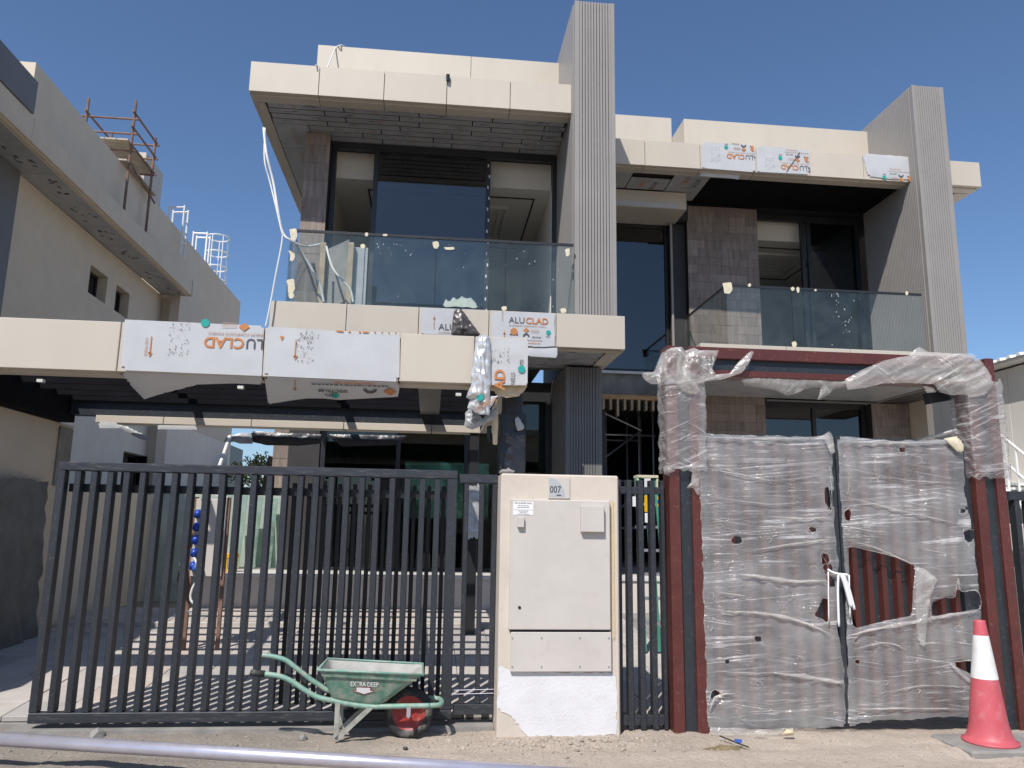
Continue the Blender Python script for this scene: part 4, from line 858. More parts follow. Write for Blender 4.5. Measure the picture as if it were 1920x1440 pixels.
for x, y0, y1 in ((1146, 940, 1195), (1140, 945, 1178), (958, 1040, 1182)):
    p, q = Yp(x, y0, Yc-0.003), Yp(x+4, y1, Yc-0.003); MB().prism([p, p+Vector((0.018, 0, 0)), q+Vector((0.014, 0, 0)), q+Vector((0.002, 0, -0.02))], (0, -0.004, 0)).build('masking_tape', 'masking_tape', PL)
a = rect(962, 940, 1000, 966, Yc-0.046); st = MB().box(a[0], a[1], Yc-0.0475, Yc-0.0465, a[2], a[3]).build('sticker', 'print_white', d)
text('DEWA METER PANEL', 'print_grey', st, ((a[0]+a[1])/2, Yc-0.0485, a[3]-0.018), 0.015, align='CENTER', bold=0.01)
m = MB(); xm = (a[0]+a[1])/2
for z, w_ in ((0.032, 0.045), (0.046, 0.05), (0.074, 0.04), (0.086, 0.03), (0.098, 0.05)):      # print too small to read
    for k in range(4): m.box(xm-w_+k*w_/2+0.002, xm-w_+(k+1)*w_/2-0.002, Yc-0.0485, Yc-0.048, a[3]-z-0.004, a[3]-z)
m.build('print', 'print_grey', st)
MB().box(a[0]+0.004, a[1]-0.004, Yc-0.0485, Yc-0.048, a[3]-0.068, a[3]-0.0665).build('print', 'print_grey', st)
# number plate
a = rect(1028, 895, 1068, 935, Yc); NP = MB().cbox(a[0], a[1], Yc-0.012, Yc-0.001, a[2], a[3], 0.002).build('number_plate', 'cabinet_paint', PL)
pts = [Vector((a[0]+0.004, Yc-0.0135, a[2]+0.012))]+[Vector((a[0]+0.004+0.135*math.cos(t*math.pi/32), Yc-0.0135, a[2]+0.012+(a[3]-a[2]-0.016)*math.sin(t*math.pi/32))) for t in range(17)]
MB().prism(pts, (0, 0.001, 0)).build('grey_field', 'plate_grey', NP)
text('007', 'print_black', NP, (a[0]+0.011, Yc-0.0145, a[2]+0.045), 0.078, sx=0.80, bold=0.006); MB().box(a[0]+0.066, a[0]+0.106, Yc-0.0145, Yc-0.0138, a[2]+0.02, a[2]+0.03).build('print', 'print_grey', NP)
t = tag(sheet('cement_scrap', [(936, 884), (941, 880), (950, 880), (954, 876), (958, 881), (965, 882), (964, 887), (936, 888)], 6.36, 'concrete', cell=3, bulge=0.025, amp=0.012, double=True), 'flat lump of dried cement left on top of the meter pillar', 'cement')
# side bar panel
K = thing('bar_panel', 'narrow dark grey bar panel between the meter pillar and the red portal', 'fence', (1.75, 6.5, 0))
Yk = 6.42
MB().cbox(1.555, 1.96, Yk, Yk+0.06, 1.885, 1.945, 0.004).build('top_rail', 'fence_paint', K); MB().cbox(1.555, 1.96, Yk, Yk+0.06, 0.05, 0.125, 0.004).build('bottom_rail', 'fence_paint', K)
for x, w_ in ((1.573, 0.03), (1.655, 0.045), (1.755, 0.045), (1.855, 0.045), (1.943, 0.03)): MB().cbox(x-w_/2, x+w_/2, Yk-0.012, Yk+0.072, 0.02, 2.0, 0.004).build('bar', 'fence_paint', K)
# ------------------------------------------------------------------ red portal and double gate
R = thing('gate_portal', 'tall dark red and black steel portal framing the double gate', 'portal', (3.5, 6.5, 0))
Y0, Y1 = 6.33, 6.52
for x0, tag_ in ((1.98, 'l'), (4.73, 'r')):
    MB().cbox(x0, x0+0.092, Y0, Y1, -0.02, 3.16, 0.006).build('column_flange', 'portal_red', R)
    MB().cbox(x0+0.195, x0+0.28, Y0, Y1, -0.02, 3.16, 0.006).build('column_flange', 'portal_red', R)
    MB().box(x0+0.092, x0+0.195, Y0+0.035, Y1-0.03, -0.02, 2.9).build('column_web', 'portal_dark', R)
MB().cbox(2.26, 4.73, Y0+0.002, Y1-0.002, 3.06, 3.162, 0.005).build('beam_flange', 'portal_red', R); MB().cbox(2.26, 4.73, Y0+0.002, Y1-0.002, 2.905, 2.96, 0.005).build('beam_flange', 'portal_red', R)
MB().box(2.26, 4.73, Y0+0.04, Y1-0.04, 2.96, 3.06).build('beam_web', 'portal_dark', R)
LF = []
for i, (x0, x1, lab) in enumerate(((2.285, 3.475, 'left'), (3.485, 4.62, 'right'))):
    L = thing('gate_leaf', ('dark red slatted gate leaf beside the bar panel, fully wrapped in stretch film', 'dark red slatted gate leaf beside the traffic cone, showing through torn film')[i], 'gate', ((x0+x1)/2, 6.42, 0.06), 'double gate leaves in the portal')
    MB().box(x0+0.04, x1-0.04, 6.44, 6.47, 0.10, 2.36).build('back_panel', 'portal_dark', L)
    for q in ((x0, x1, 2.36, 2.41), (x0, x1, 0.06, 0.12)): MB().cbox(q[0], q[1], 6.38, 6.48, q[2], q[3], 0.004).build('frame_rail', 'portal_dark', L)
    for q in (x0, x1-0.05): MB().cbox(q, q+0.05, 6.38, 6.48, 0.121, 2.359, 0.004).build('frame_stile', 'portal_dark', L)
    sm = MB().prism([(-0.034, 0.0, 0.121), (0.034, 0.0, 0.121), (0.022, -0.055, 0.121), (-0.022, -0.055, 0.121)], (0, 0, 2.238)).mesh('slat', 'gate_red'); n = 8
    for k in range(n): put('slat', sm, L, (x0+0.115+k*(x1-x0-0.23)/(n-1), 6.44, 0))
MB().cbox(4.625, 4.728, 6.40, 6.52, 0.0, 2.41, 0.005).build('hinge_post', 'portal_dark', R)
def el(x, y, rx, ry, n=9, s=0): r = random.Random(x+y); return [(x+rx*math.cos(6.283*k/n)*r.uniform(0.6, 1.2), y+ry*math.sin(6.283*k/n)*r.uniform(0.6, 1.2)) for k in range(n)]
hl = [el(1382, 1012, 12, 9), el(1523, 992, 8, 6), el(1421, 1198, 8, 8), el(1364, 1240, 6, 9), el(1423, 1281, 6, 5), el(1442, 1013, 5, 4), el(1360, 1057, 6, 4), el(1388, 1056, 6, 4), el(1332, 1175, 5, 7), el(1330, 940, 7, 4), el(1395, 1346, 7, 4), el(1448, 1335, 5, 4), el(1568, 1338, 5, 3), el(1526, 1065, 6, 5), el(1335, 1116, 4, 7),
      [(1527, 1156), (1540, 1128), (1547, 1120), (1553, 1122), (1555, 1168), (1540, 1160)], [(1536, 1045), (1541, 1040), (1552, 1060), (1556, 1078), (1545, 1068)], [(1545, 925), (1553, 905), (1558, 948), (1548, 955)], [(1334, 1296), (1352, 1292), (1344, 1310), (1332, 1318)]]
def hug(x0, x1, n=8):
    """film stretched over the gate slats dips in between them"""
    p = (x1-x0-0.23)/(n-1)
    def f(px, py):
        w = Yp(px, py, 6.325); return 0.014*(0.5-0.5*math.cos(6.283*(w.x-x0-0.115)/p))*max(0.25, min(1.0, 0.75+0.9*n3(w.x*1.3, w.z*2.1, 4)))
    return f
hl += [[(1540, 1036), (1552, 1040), (1560, 1062), (1566, 1100), (1562, 1112), (1550, 1085), (1542, 1062)], [(1548, 872), (1556, 880), (1560, 950), (1552, 962), (1546, 930)], el(1470, 1150, 5, 4), el(1500, 1235, 5, 4), el(1350, 985, 5, 4), el(1480, 1120, 6, 5)]
wl = sheet('stretch_wrap', [(1308, 812), (1400, 816), (1520, 820), (1556, 814), (1562, 860), (1566, 1000), (1574, 1060), (1570, 1180), (1584, 1250), (1588, 1362), (1510, 1366), (1400, 1366), (1328, 1370), (1322, 1200), (1315, 1000)], 6.325, 'gate_film', cell=6, amp=0.006, fx=1.3, fz=11, skew=0.22, holes=hl, rag=2.0, bulge=0.01, seed=1, depth=hug(2.285, 3.475))
tag(wl, 'clear stretch film with small holes wound over the gate leaf beside the bar panel', 'plastic wrap')
hr_ = [[(1591, 1023), (1620, 1030), (1647, 1036), (1678, 1044), (1700, 1052), (1716, 1064), (1713, 1110), (1711, 1154), (1660, 1164), (1600, 1179), (1594, 1100)], [(1746, 1130), (1775, 1120), (1790, 1118), (1797, 1084), (1802, 1108), (1833, 1108), (1837, 1141), (1800, 1148), (1748, 1156)],
       el(1693, 844, 9, 6), el(1591, 966, 8, 15), el(1798, 1178, 9, 6), [(1780, 1243), (1800, 1240), (1829, 1240), (1830, 1266), (1808, 1258)], el(1720, 1296, 6, 5), el(1804, 1292, 6, 5), el(1606, 1202, 6, 4), el(1804, 958, 8, 6), [(1806, 993), (1826, 994), (1824, 1014), (1812, 1018)], el(1608, 1240, 5, 5), el(1616, 1340, 12, 3)]
hr_ += [el(1640, 900, 5, 4), el(1760, 1010, 5, 4), el(1660, 1280, 5, 4), [(1584, 880), (1592, 890), (1590, 925), (1583, 915)]]
wr = sheet('stretch_wrap', [(1570, 818), (1640, 824), (1720, 827), (1802, 822), (1806, 860), (1810, 930), (1826, 1010), (1830, 1060), (1836, 1108), (1840, 1145), (1832, 1240), (1826, 1346), (1760, 1344), (1700, 1350), (1640, 1352), (1592, 1362), (1588, 1180), (1582, 1040), (1574, 900)], 6.322, 'gate_film', cell=6, amp=0.006, fx=1.3, fz=11, skew=-0.2, holes=hr_, rag=2.0, bulge=0.01, seed=6, depth=hug(3.485, 4.62))
tag(wr, 'clear stretch film with a big tear wound over the gate leaf beside the traffic cone', 'plastic wrap')
def fold(parent, pts, w, name='film_fold', Y=6.29):
    """rolled, opaque crease of film"""
    n = len(pts); c = curve([Yp(x, y, Y+0.004*i % 0.01) for i, (x, y) in enumerate(pts)], 6); k = len(c)
    MB().tube([p+Vector((0, 0.01*n3(i*0.7, k), 0.004*n3(i*0.9, 3))) for i, p in enumerate(c)], [max(0.0015, w*math.sin(math.pi*min(0.97, max(0.05, i/(k-1))))*(0.75+0.5*n3(i*0.5, 8))) for i in range(k)], 6).build(name, 'loose_film', parent, True)
for p, w_ in (([(1385, 1076), (1430, 1082), (1490, 1090), (1550, 1088)], 0.020), ([(1350, 1146), (1430, 1150), (1500, 1165), (1560, 1190)], 0.018), ([(1440, 968), (1500, 972), (1555, 970)], 0.010), ([(1410, 1032), (1500, 1018), (1566, 1010)], 0.010), ([(1450, 1262), (1520, 1270), (1585, 1282)], 0.022), ([(1330, 1332), (1345, 1305), (1380, 1300)], 0.012), ([(1345, 1110), (1400, 1118)], 0.006), ([(1310, 818), (1400, 822), (1480, 822), (1556, 818)], 0.012), ([(1340, 1258), (1420, 1262), (1500, 1258)], 0.006), ([(1330, 870), (1440, 900), (1540, 890)], 0.005), ([(1330, 930), (1440, 945), (1520, 940)], 0.005)): fold(wl, p, w_)
for p, w_ in (([(1590, 1192), (1640, 1180), (1720, 1165), (1790, 1152), (1838, 1146)], 0.024), ([(1576, 828), (1700, 830), (1800, 828)], 0.010), ([(1590, 1012), (1650, 1030), (1712, 1060)], 0.008), ([(1778, 1240), (1800, 1262), (1826, 1285)], 0.020), ([(1600, 1218), (1660, 1205), (1700, 1218)], 0.010), ([(1600, 1330), (1700, 1328), (1820, 1330)], 0.006), ([(1580, 930), (1680, 955), (1810, 985)], 0.006), ([(1600, 880), (1700, 900), (1800, 905)], 0.005), ([(1650, 1300), (1740, 1285), (1820, 1290)], 0.005)): fold(wr, p, w_)
for par, hs in ((wl, hl), (wr, hr_)):      # stretched white lips round the tears
    for k, h in enumerate(hs):
        n = len(h); st = k % n; seg = [h[(st+i) % n] for i in range(max(4, n-2))]
        fold(par, seg, 0.0055 if max(p[0] for p in h)-min(p[0] for p in h) > 30 else 0.0035, 'torn_lip', 6.298)
sheet('hanging_strip', [(1716, 1062), (1732, 1066), (1758, 1086), (1752, 1102), (1744, 1118), (1738, 1170), (1735, 1214), (1726, 1210), (1720, 1196), (1716, 1140)], 6.29, 'loose_film', wr, cell=4, bulge=0.02, amp=0.03, fx=18, fz=3, double=True, seed=4, crisp=0.15)
sheet('bottom_skirt', [(1326, 1364), (1420, 1366), (1500, 1364), (1470, 1376), (1440, 1384), (1400, 1392), (1372, 1390), (1336, 1380)], 6.28, 'loose_film', wl, cell=5, bulge=0.02, amp=0.03, fx=6, fz=20, seed=9)
sheet('top_tuft', [(1530, 822), (1544, 815), (1556, 808), (1562, 820), (1566, 852), (1556, 850), (1548, 826)], 6.29, 'loose_film', wl, cell=4, bulge=0.03, amp=0.02, fx=12, fz=12, double=True, seed=2)
sheet('top_tuft', [(1770, 822), (1795, 818), (1806, 834), (1806, 850), (1794, 846), (1780, 834)], 6.285, 'tape_scrap', wr, cell=4, bulge=0.02, amp=0.015, fx=12, fz=12, double=True, seed=3)
rp = thing('white_rope', 'white cord knotted round the meeting edges of the two gate leaves', 'rope', (3.47, 6.3, 1.2))
for pts, r_ in (([(1552, 1068), (1566, 1075), (1590, 1078)], 0.010), ([(1572, 1076), (1571, 1110), (1573, 1175)], 0.010), ([(1578, 1078), (1586, 1100), (1596, 1138)], 0.018), ([(1582, 1080), (1592, 1105), (1602, 1143)], 0.012), ([(1553, 1072), (1554, 1166)], 0.006), ([(1592, 1078), (1594, 1158)], 0.006)): MB().tube(curve([Yp(x, y, 6.285) for x, y in pts], 5), r_, 7).build('strand', 'rope', rp, True)
# film round the portal
cr = lambda L, ox, oy, s: [(ox+x/s, oy+y/s) for x, y in L]
sleeve('portal_wrap', 1.975, 2.285, Y0-0.01, Y1+0.01, 2.08, 2.93, 'column_film', 'crinkled clear film round the portal column beside the meter pillar', cat='plastic wrap', amp=0.014, seed=1)
sleeve('portal_wrap', 4.725, 5.025, Y0-0.01, Y1+0.01, 2.08, 2.95, 'column_film', 'crinkled clear film round the portal column beside the steel staircase', cat='plastic wrap', amp=0.016, seed=4)
tag(sheet('portal_wrap', cr([(805, 240), (860, 232), (900, 235), (930, 160), (960, 90), (1030, 50), (1110, 45), (1140, 70), (1200, 50), (1250, 70), (1390, 70), (1365, 140), (1340, 210), (1365, 260), (1300, 290), (1220, 310), (1250, 380), (1215, 400), (1150, 385), (1100, 360), (1050, 300), (1000, 290), (950, 320), (880, 320), (830, 280)], 1000, 640, 4), 6.30, 'loose_film', cell=3, bulge=0.045, amp=0.055, fx=9, fz=3, skew=-1.2, double=True, seed=2, crisp=0.12), 'bunched-up loose film flapping over the portal corner beside the meter pillar', 'plastic wrap')
tag(sheet('portal_wrap', cr([(1220, 310), (1370, 250), (1470, 240), (1540, 150), (1630, 70), (1655, 80), (1610, 180), (1560, 240), (1480, 265), (1420, 285), (1290, 300)], 1000, 640, 4), 6.29, 'loose_film', cell=3, bulge=0.03, amp=0.02, fx=9, fz=9, double=True, seed=3), 'narrow twisted strip of film crossing the red portal beam', 'plastic wrap')
tag(sheet('portal_wrap', cr([(660, 1065), (760, 1045), (1000, 1055), (1250, 1070), (1400, 1040), (1415, 1080), (1330, 1100), (1220, 1120), (1200, 1150), (1125, 1190), (1150, 1110), (1050, 1120), (1020, 1140), (940, 1160), (880, 1130), (800, 1115), (690, 1100)], 1180, 380, 3.2), 6.36, 'loose_film', cell=3, bulge=0.02, amp=0.03, fx=10, fz=4, seed=5, crisp=0.15), 'ragged film fringe hanging under the middle of the red portal beam', 'plastic wrap')
tag(sheet('portal_wrap', cr([(380, 410), (520, 330), (700, 255), (830, 225), (910, 215), (960, 160), (1000, 140), (1080, 180), (1250, 195), (1450, 195), (1520, 250), (1610, 380), (1625, 470), (1560, 540), (1450, 560), (1380, 535), (1280, 545), (1180, 520), (1130, 450), (900, 440), (700, 445), (560, 480), (400, 500)], 1500, 620, 4.5), 6.29, 'loose_film', cell=3, bulge=0.022, amp=0.04, fx=2.5, fz=11, double=True, seed=7, crisp=0.12, skew=-0.45), 'baggy loose film swathed round the portal corner beside the steel staircase', 'plastic wrap')
tag(sheet('portal_wrap', cr([(970, 930), (1030, 930), (1090, 905), (1160, 930), (1235, 890), (1245, 1000), (1250, 1160), (1225, 1150), (1200, 1100), (1135, 1105), (1180, 1060), (1190, 980), (1150, 945), (1090, 920), (1030, 960), (1020, 1010), (980, 1000)], 1000, 640, 4), 6.305, 'loose_film', cell=3, bulge=0.02, amp=0.02, fx=12, fz=8, seed=8), 'torn tail of film at the lower end of the column wrap by the bar panel', 'plastic wrap')
m = MB(); a, b = Yp(1737, 748, 6.5), Yp(1795, 738, 6.62); m.bar(a, b, 0.10, 0.06)
tag(m.build('loose_channel', 'dark_frame'), 'short black channel sticking out under the wrapped portal corner', 'channel')
tag(sheet('torn_film', cr([(1025, 450), (1080, 448), (1120, 460), (1150, 520), (1070, 525), (1035, 480)], 1500, 620, 4.5), 6.45, 'silver_foil', cell=3, bulge=0.03, amp=0.02, fx=9, fz=9, double=True), 'crumpled bright foil tucked under the wrapped portal corner', 'foil')
# litter in front of the gate
tag(MB().tube(curve([Zp(1350, 1385, 0.02)+Vector((0, 0, 0.02)), Zp(1380, 1392, 0.03), Zp(1404, 1401, 0.02)]), 0.006, 6).build('wire_scrap', 'cable_dark'), 'short dark wire end lying in the sand before the wrapped gate', 'wire')
w = Zp(1384, 1396, 0.02); tag(MB().bar(w+Vector((-0.025, 0, 0.03)), w+Vector((0.025, -0.01, 0.025)), 0.022, 0.02).build('bottle_cap', 'print_blue'), 'tiny blue plastic piece lying in the sand before the wrapped gate', 'litter')
r = random.Random(21)
for k, (x, lb) in enumerate(((1425, 'pale crumpled film scrap on the sand below the wrapped gate'), (1478, 'brown crumpled paper scrap on the sand below the wrapped gate'))):
    tag(sheet('film_scrap', el(x, 1374, 16, 7, 11), 6.2, ('loose_film', 'cladding_core')[k], cell=3, bulge=0.03, amp=0.02, fx=15, fz=15, double=True, seed=x), lb, 'litter')

mb = MB(); c = Zp(1358, 1403, 0.0); NR, NA = 7, 28
for i in range(NR+1):
    for k in range(NA):
        t = i/NR; a = 2*math.pi*k/NA; rr = (1+0.35*n3(math.cos(a)*1.7, math.sin(a)*1.7, 3))*t; x, y = c.x+0.2*rr*math.cos(a), c.y+0.075*rr*math.sin(a)
        mb.v.append(Vector((x, y, ground_h(x, y)+(0.02+0.012*n3(x*30, y*30))*(1-t*t)-0.006*t)))
mb.f = [(i*NA+k, i*NA+(k+1) % NA, (i+1)*NA+(k+1) % NA, (i+1)*NA+k) for i in range(NR) for k in range(NA)]
tag(mb.build('earth_heap', 'damp_earth', None, True), 'small flat heap of dark damp earth before the wrapped gate', 'earth')
# ------------------------------------------------------------------ traffic cone
w = Zp(1857, 1392, 0.03); cx, cy = w.x, w.y
T = thing('traffic_cone', 'tall red traffic cone with a wide white band standing on a concrete slab', 'traffic cone', (cx, cy, 0.03))
h = 0.89
def cr_(z): return 0.042+(0.152-0.042)*(1-z/h) if z > 0.10 else 0.145+0.045*(1-z/0.10)**1.6
def lath(z0, z1, n=6, dr=0.0): return [(cr_(z0+(z1-z0)*k/n)+dr, z0+(z1-z0)*k/n) for k in range(n+1)]
MB().lathe([(0.10, 0.0), (0.196, 0.0), (0.196, 0.02)]+lath(0.02, 0.47, 12), (cx, cy, 0.03), 40).build('lower_body', 'cone_red', T, True)
MB().lathe(lath(0.47, 0.79, 6, 0.001), (cx, cy, 0.03), 40).build('reflective_band', 'cone_white', T, True)
MB().lathe(lath(0.79, h, 5)+[(0.04, h+0.012), (0.028, h+0.012), (0.026, h-0.03)], (cx, cy, 0.03), 40).build('tip', 'cone_red', T, True)
tag(MB().cbox(cx-0.32, cx+1.6, cy-0.24, cy+0.26, -0.06, 0.032, 0.015).build('concrete_slab', 'concrete'), 'pale concrete slab set in the sand under the traffic cone', 'slab')
# ------------------------------------------------------------------ wheelbarrow
B = thing('wheelbarrow', 'dusty green wheelbarrow with one red-hubbed wheel parked before the sliding gate', 'wheelbarrow', (-0.4, 6.33, 0))
def q7(x, y, Y): return Yp(460+x/3.84, 1180+y/3.84, Y)
Yn, Yf, Ym = 6.10, 6.52, 6.31
rn0, rn1 = q7(520, 292, Yn), q7(1285, 330, Yn); bn0, bn1 = q7(625, 520, Yn+0.07), q7(955, 570, Yn+0.07)
rf0 = Vector((rn0.x+0.02, Yf, rn0.z+0.01)); rf1 = Vector((rn1.x-0.01, Yf, rn1.z+0.01)); bf0 = Vector((bn0.x, Yf-0.07, bn0.z)); bf1 = Vector((bn1.x, Yf-0.07, bn1.z))
def traymesh(off):
    b = bmesh.new(); R_ = [rn0, rn1, rf1, rf0]; Q = [bn0, bn1, bf1, bf0]; c = sum(R_+Q, Vector())/8
    vs = [b.verts.new(p+(c-p).normalized()*off*(0.6 if i < 4 else 1.2)) for i, p in enumerate(R_+Q)]
    for i in range(4): b.faces.new((vs[i], vs[(i+1) % 4], vs[4+(i+1) % 4], vs[4+i]))
    b.faces.new((vs[7], vs[6], vs[5], vs[4]))
    ed = [e for e in b.edges if any(v in vs[4:] for v in e.verts)]; bmesh.ops.bevel(b, geom=ed, offset=0.045, segments=4, affect='EDGES', profile=0.5); return b
tr = MB().bm(traymesh(0)).build('tray', 'barrow_green', B, True); MB().bm(traymesh(0.016)).build('tray_lining', 'barrow_inside', tr, True)
MB().tube(curve([rn0, rn1, rf1, rf0, rn0], 1), 0.010, 8).build('rim', 'barrow_tube', tr, True)
a = (rn0+rn1)/2
MB().prism([rn0+Vector((0.03, -0.004, -0.03)), rn1+Vector((-0.05, -0.004, -0.03)), rn1+Vector((-0.056, 0.0, -0.045)), rn0+Vector((0.034, 0.0, -0.045))], (0, 0.004, 0)).build('crease', 'barrow_green', tr)
nrm = (rn1-rn0).cross(bn0-rn0).normalized(); nrm = nrm if nrm.y < 0 else -nrm
def onside(x, y, lift=0.010):      # point of the near tray side seen at crop pixel x,y
    v = ray(460+x/3.84, 1180+y/3.84); t = (rn0-EYE).dot(nrm)/v.dot(nrm); return EYE+v*t+nrm*lift
o_ = onside(757, 403); ux = (onside(955, 409)-o_).normalized(); uy = (onside(757, 375)-o_); Lh = uy.length; uy.normalize()
text('EXTRA DEEP', 'print_white', tr, o_, Lh/0.60, ux, uy, bold=0.012, sx=(onside(955, 409)-o_).length/(Lh/0.60)/5.5)
P7 = lambda L, lift: [onside(x, y, lift) for x, y in L]
MB().prism(P7([(795, 408), (908, 412), (908, 434), (945, 437), (855, 467), (765, 434), (795, 432)], 0.010), (0, -0.0005, 0)).build('decal', 'hub_red', tr)
MB().prism(P7([(802, 413), (900, 417), (900, 438), (925, 440), (856, 460), (785, 437), (802, 437)], 0.0115), (0, -0.0005, 0)).build('decal', 'print_white', tr)
for Y, hp, nm in ((Yn+0.08, [(135, 320), (250, 338), (340, 378), (420, 432), (520, 488), (640, 516), (760, 540), (900, 556), (1050, 555), (1180, 552), (1330, 550)], 'n'), (Yf-0.08, [(122, 185), (220, 200), (290, 222), (340, 258), (400, 305), (470, 360), (540, 405), (600, 440), (700, 480), (900, 500)], 'f')):
    pts = [q7(x, y, Y) for x, y in hp]
    if nm == 'f': pts = pts[:8]+[Vector((q7(760, 540, Yn+0.08).x, Y, q7(760, 540, Yn+0.08).z)), Vector((q7(1050, 555, Yn+0.08).x, Y, q7(1050, 555, Yn+0.08).z)), Vector((q7(1330, 550, Yn+0.08).x, Y, q7(1330, 550, Yn+0.08).z))]
    MB().tube(curve(pts, 5), 0.019, 10).build('handle', 'barrow_tube', B, True)
    if nm == 'n': MB().tube([q7(38, 312, Y), q7(140, 321, Y)], 0.024, 10).build('grip', 'rubber', B, True)
f0 = q7(1330, 550, Yn+0.08); MB().tube(curve([f0, f0+Vector((0.07, 0.03, 0)), f0+Vector((0.09, 0.13, 0)), f0+Vector((0.07, 0.23, 0)), f0+Vector((0, 0.26, 0))], 5), 0.019, 10).build('front_loop', 'barrow_tube', B, True)
for Y in (Yn+0.07, Yf-0.07):
    d = Vector((0, Y-(Yn+0.07), 0)); tp, ft, bk = q7(665, 530, Yn+0.07)+d, q7(652, 795, Yn+0.07)+d, q7(905, 560, Yn+0.07)+d; ft.z = max(ft.z, 0.012)
    MB().bar(tp, ft, 0.035, 0.014).build('leg', 'leg_dusty', B); MB().bar(ft, bk, 0.035, 0.014).build('leg_brace', 'leg_dusty', B)
wc = q7(1178, 590, Ym); wr_ = 0.185; wc.z = wr_+0.005
WH = MB().lathe([(0.125, -0.035), (wr_-0.03, -0.045), (wr_-0.008, -0.03), (wr_, 0), (wr_-0.008, 0.03), (wr_-0.03, 0.045), (0.125, 0.035)], wc, 40, 'Y').build('wheel', 'rubber', B, True)
MB().lathe([(0.001, -0.012), (0.05, -0.016), (0.09, -0.008), (0.125, -0.03), (0.13, -0.034)], wc, 32, 'Y').build('rim', 'hub_red', WH, True); MB().lathe([(0.001, 0.012), (0.09, 0.008), (0.13, 0.034)], wc, 32, 'Y').build('rim', 'hub_red', WH, True)
MB().tube([wc+Vector((0, -0.15, 0)), wc+Vector((0, 0.15, 0))], 0.010, 8).build('axle', 'galvanised', B); [MB().bar(wc+Vector((0, q, 0.0)), Vector((wc.x, wc.y+q, f0.z)), 0.03, 0.006).build('bracket', 'galvanised', B) for q in (-0.145, 0.145)]
# ------------------------------------------------------------------ raised pole across the roadside
a, b = Yp(0, 1386, 5.73), Yp(960, 1446, 5.12); dv = (b-a); a2, b2 = a-dv*0.35, b+dv*0.5
tag(MB().tube([a2, b2], 0.043, 24).build('steel_pole', 'galvanised', None, True), 'long shiny lilac-grey steel pole laid low along the roadside', 'pole')
for p, lb in ((a2+dv*0.04, 'rough concrete block propping the steel pole end by the neighbouring wall'), (b2-dv*0.04, 'rough concrete block propping the steel pole end before the meter pillar')):
    tag(MB().cbox(p.x-0.1, p.x+0.1, p.y-0.12, p.y+0.12, -0.05, p.z-0.042, 0.012).build('support_block', 'concrete'), lb, 'block')
# ------------------------------------------------------------------ plot wall on the left, with its netting
WB = thing('boundary_wall', 'tall cream rendered wall between the carport and the neighbouring plot', 'wall', (-4.68, 8, 0))
MB().cbox(-4.80, -4.57, 5.7, 10.35, -0.05, 2.77, 0.01).build('wall_body', 'cream_render', WB); MB().box(-4.566, -4.55, 9.95, 10.3, 2.0, 2.72).build('mortar_patch', 'concrete', WB)
WC = MB().cbox(-4.80, -4.60, 10.36, 26.0, -0.05, 2.02, 0.01).build('garden_wall', 'cream_bounce'); tag(WC, 'low cream wall running back from the tall plot wall towards the tree', 'wall')  # shaded face, so the bounce-brightened cream is used
mb = MB(); ny_, nz_ = 90, 60
for j in range(nz_+1):
    for i in range(ny_+1):
        y = 5.6+i*4.1/ny_; t = j/nz_; z = 0.03+t*(2.0+0.05*n3(y*3, 1)-0.22*math.exp(-((y-8.2)/0.35)**2))
        x = -4.50+0.05*n3(y*3+t*3, t*1.5, 2)+0.09*(1-t)*(0.5+n3(y*1.4, 3))+0.05*abs(n3(y*7+z*3.5, z*1.2, 7))+0.02*n3(y*17+z*6, z*2, 4); mb.v.append(Vector((x, y, z)))
mb.f = [(j*(ny_+1)+i, j*(ny_+1)+i+1, (j+1)*(ny_+1)+i+1, (j+1)*(ny_+1)+i) for j in range(nz_) for i in range(ny_)]
tag(mb.build('dust_netting', 'net_cloth', None, True), 'dark grey dust netting draped over the tall plot wall', 'netting')
# ------------------------------------------------------------------ neighbouring villa
N = thing('neighbouring_villa', 'shaded cream villa with a long overhanging roof edge beyond the plot wall', 'house', (-8, 18, 0))
def wallx(X, t, y0, y1, z0, z1, holes, name='wall', mat='cream_render'):
    """wall in the plane X with real openings"""
    ys = sorted({y0, y1}|{h[k] for h in holes for k in (0, 1)}); zs = sorted({z0, z1}|{h[k] for h in holes for k in (2, 3)}); m = MB()
    for a, b in zip(ys[:-1], ys[1:]):
        for c, d in zip(zs[:-1], zs[1:]):
            if not any(h[0] <= a and b <= h[1] and h[2] <= c and d <= h[3] for h in holes): m.box(X-t, X, a, b, c, d)
    bm2 = bmesh.new(); o = m.build(name, mat, N); bm2.from_mesh(o.data); bmesh.ops.remove_doubles(bm2, verts=bm2.verts[:], dist=0.0005)
    seen = {}
    for f in bm2.faces[:]:
        k = tuple(round(c, 3) for c in f.calc_center_median()); seen.setdefault(k, []).append(f)
    bmesh.ops.delete(bm2, geom=[f for L in seen.values() if len(L) > 1 for f in L], context='FACES'); bm2.to_mesh(o.data); bm2.free(); return o
wo_ = [(16.75, 17.65, 6.38, 7.0), (18.15, 18.95, 6.38, 7.0), (19.6, 21.2, 1.6, 3.25), (23.0, 24.6, 1.9, 3.3), (26.6, 27.4, 2.2, 3.2)]
wallx(-7.45, 0.3, 13.6, 29.5, 4.2, 7.6, wo_[:2]); wallx(-7.448, 0.3, 13.6, 29.5, 0, 4.198, wo_[2:], mat='cream_bounce')  # lower wall is the same render, bounce light painted in as a paler tone
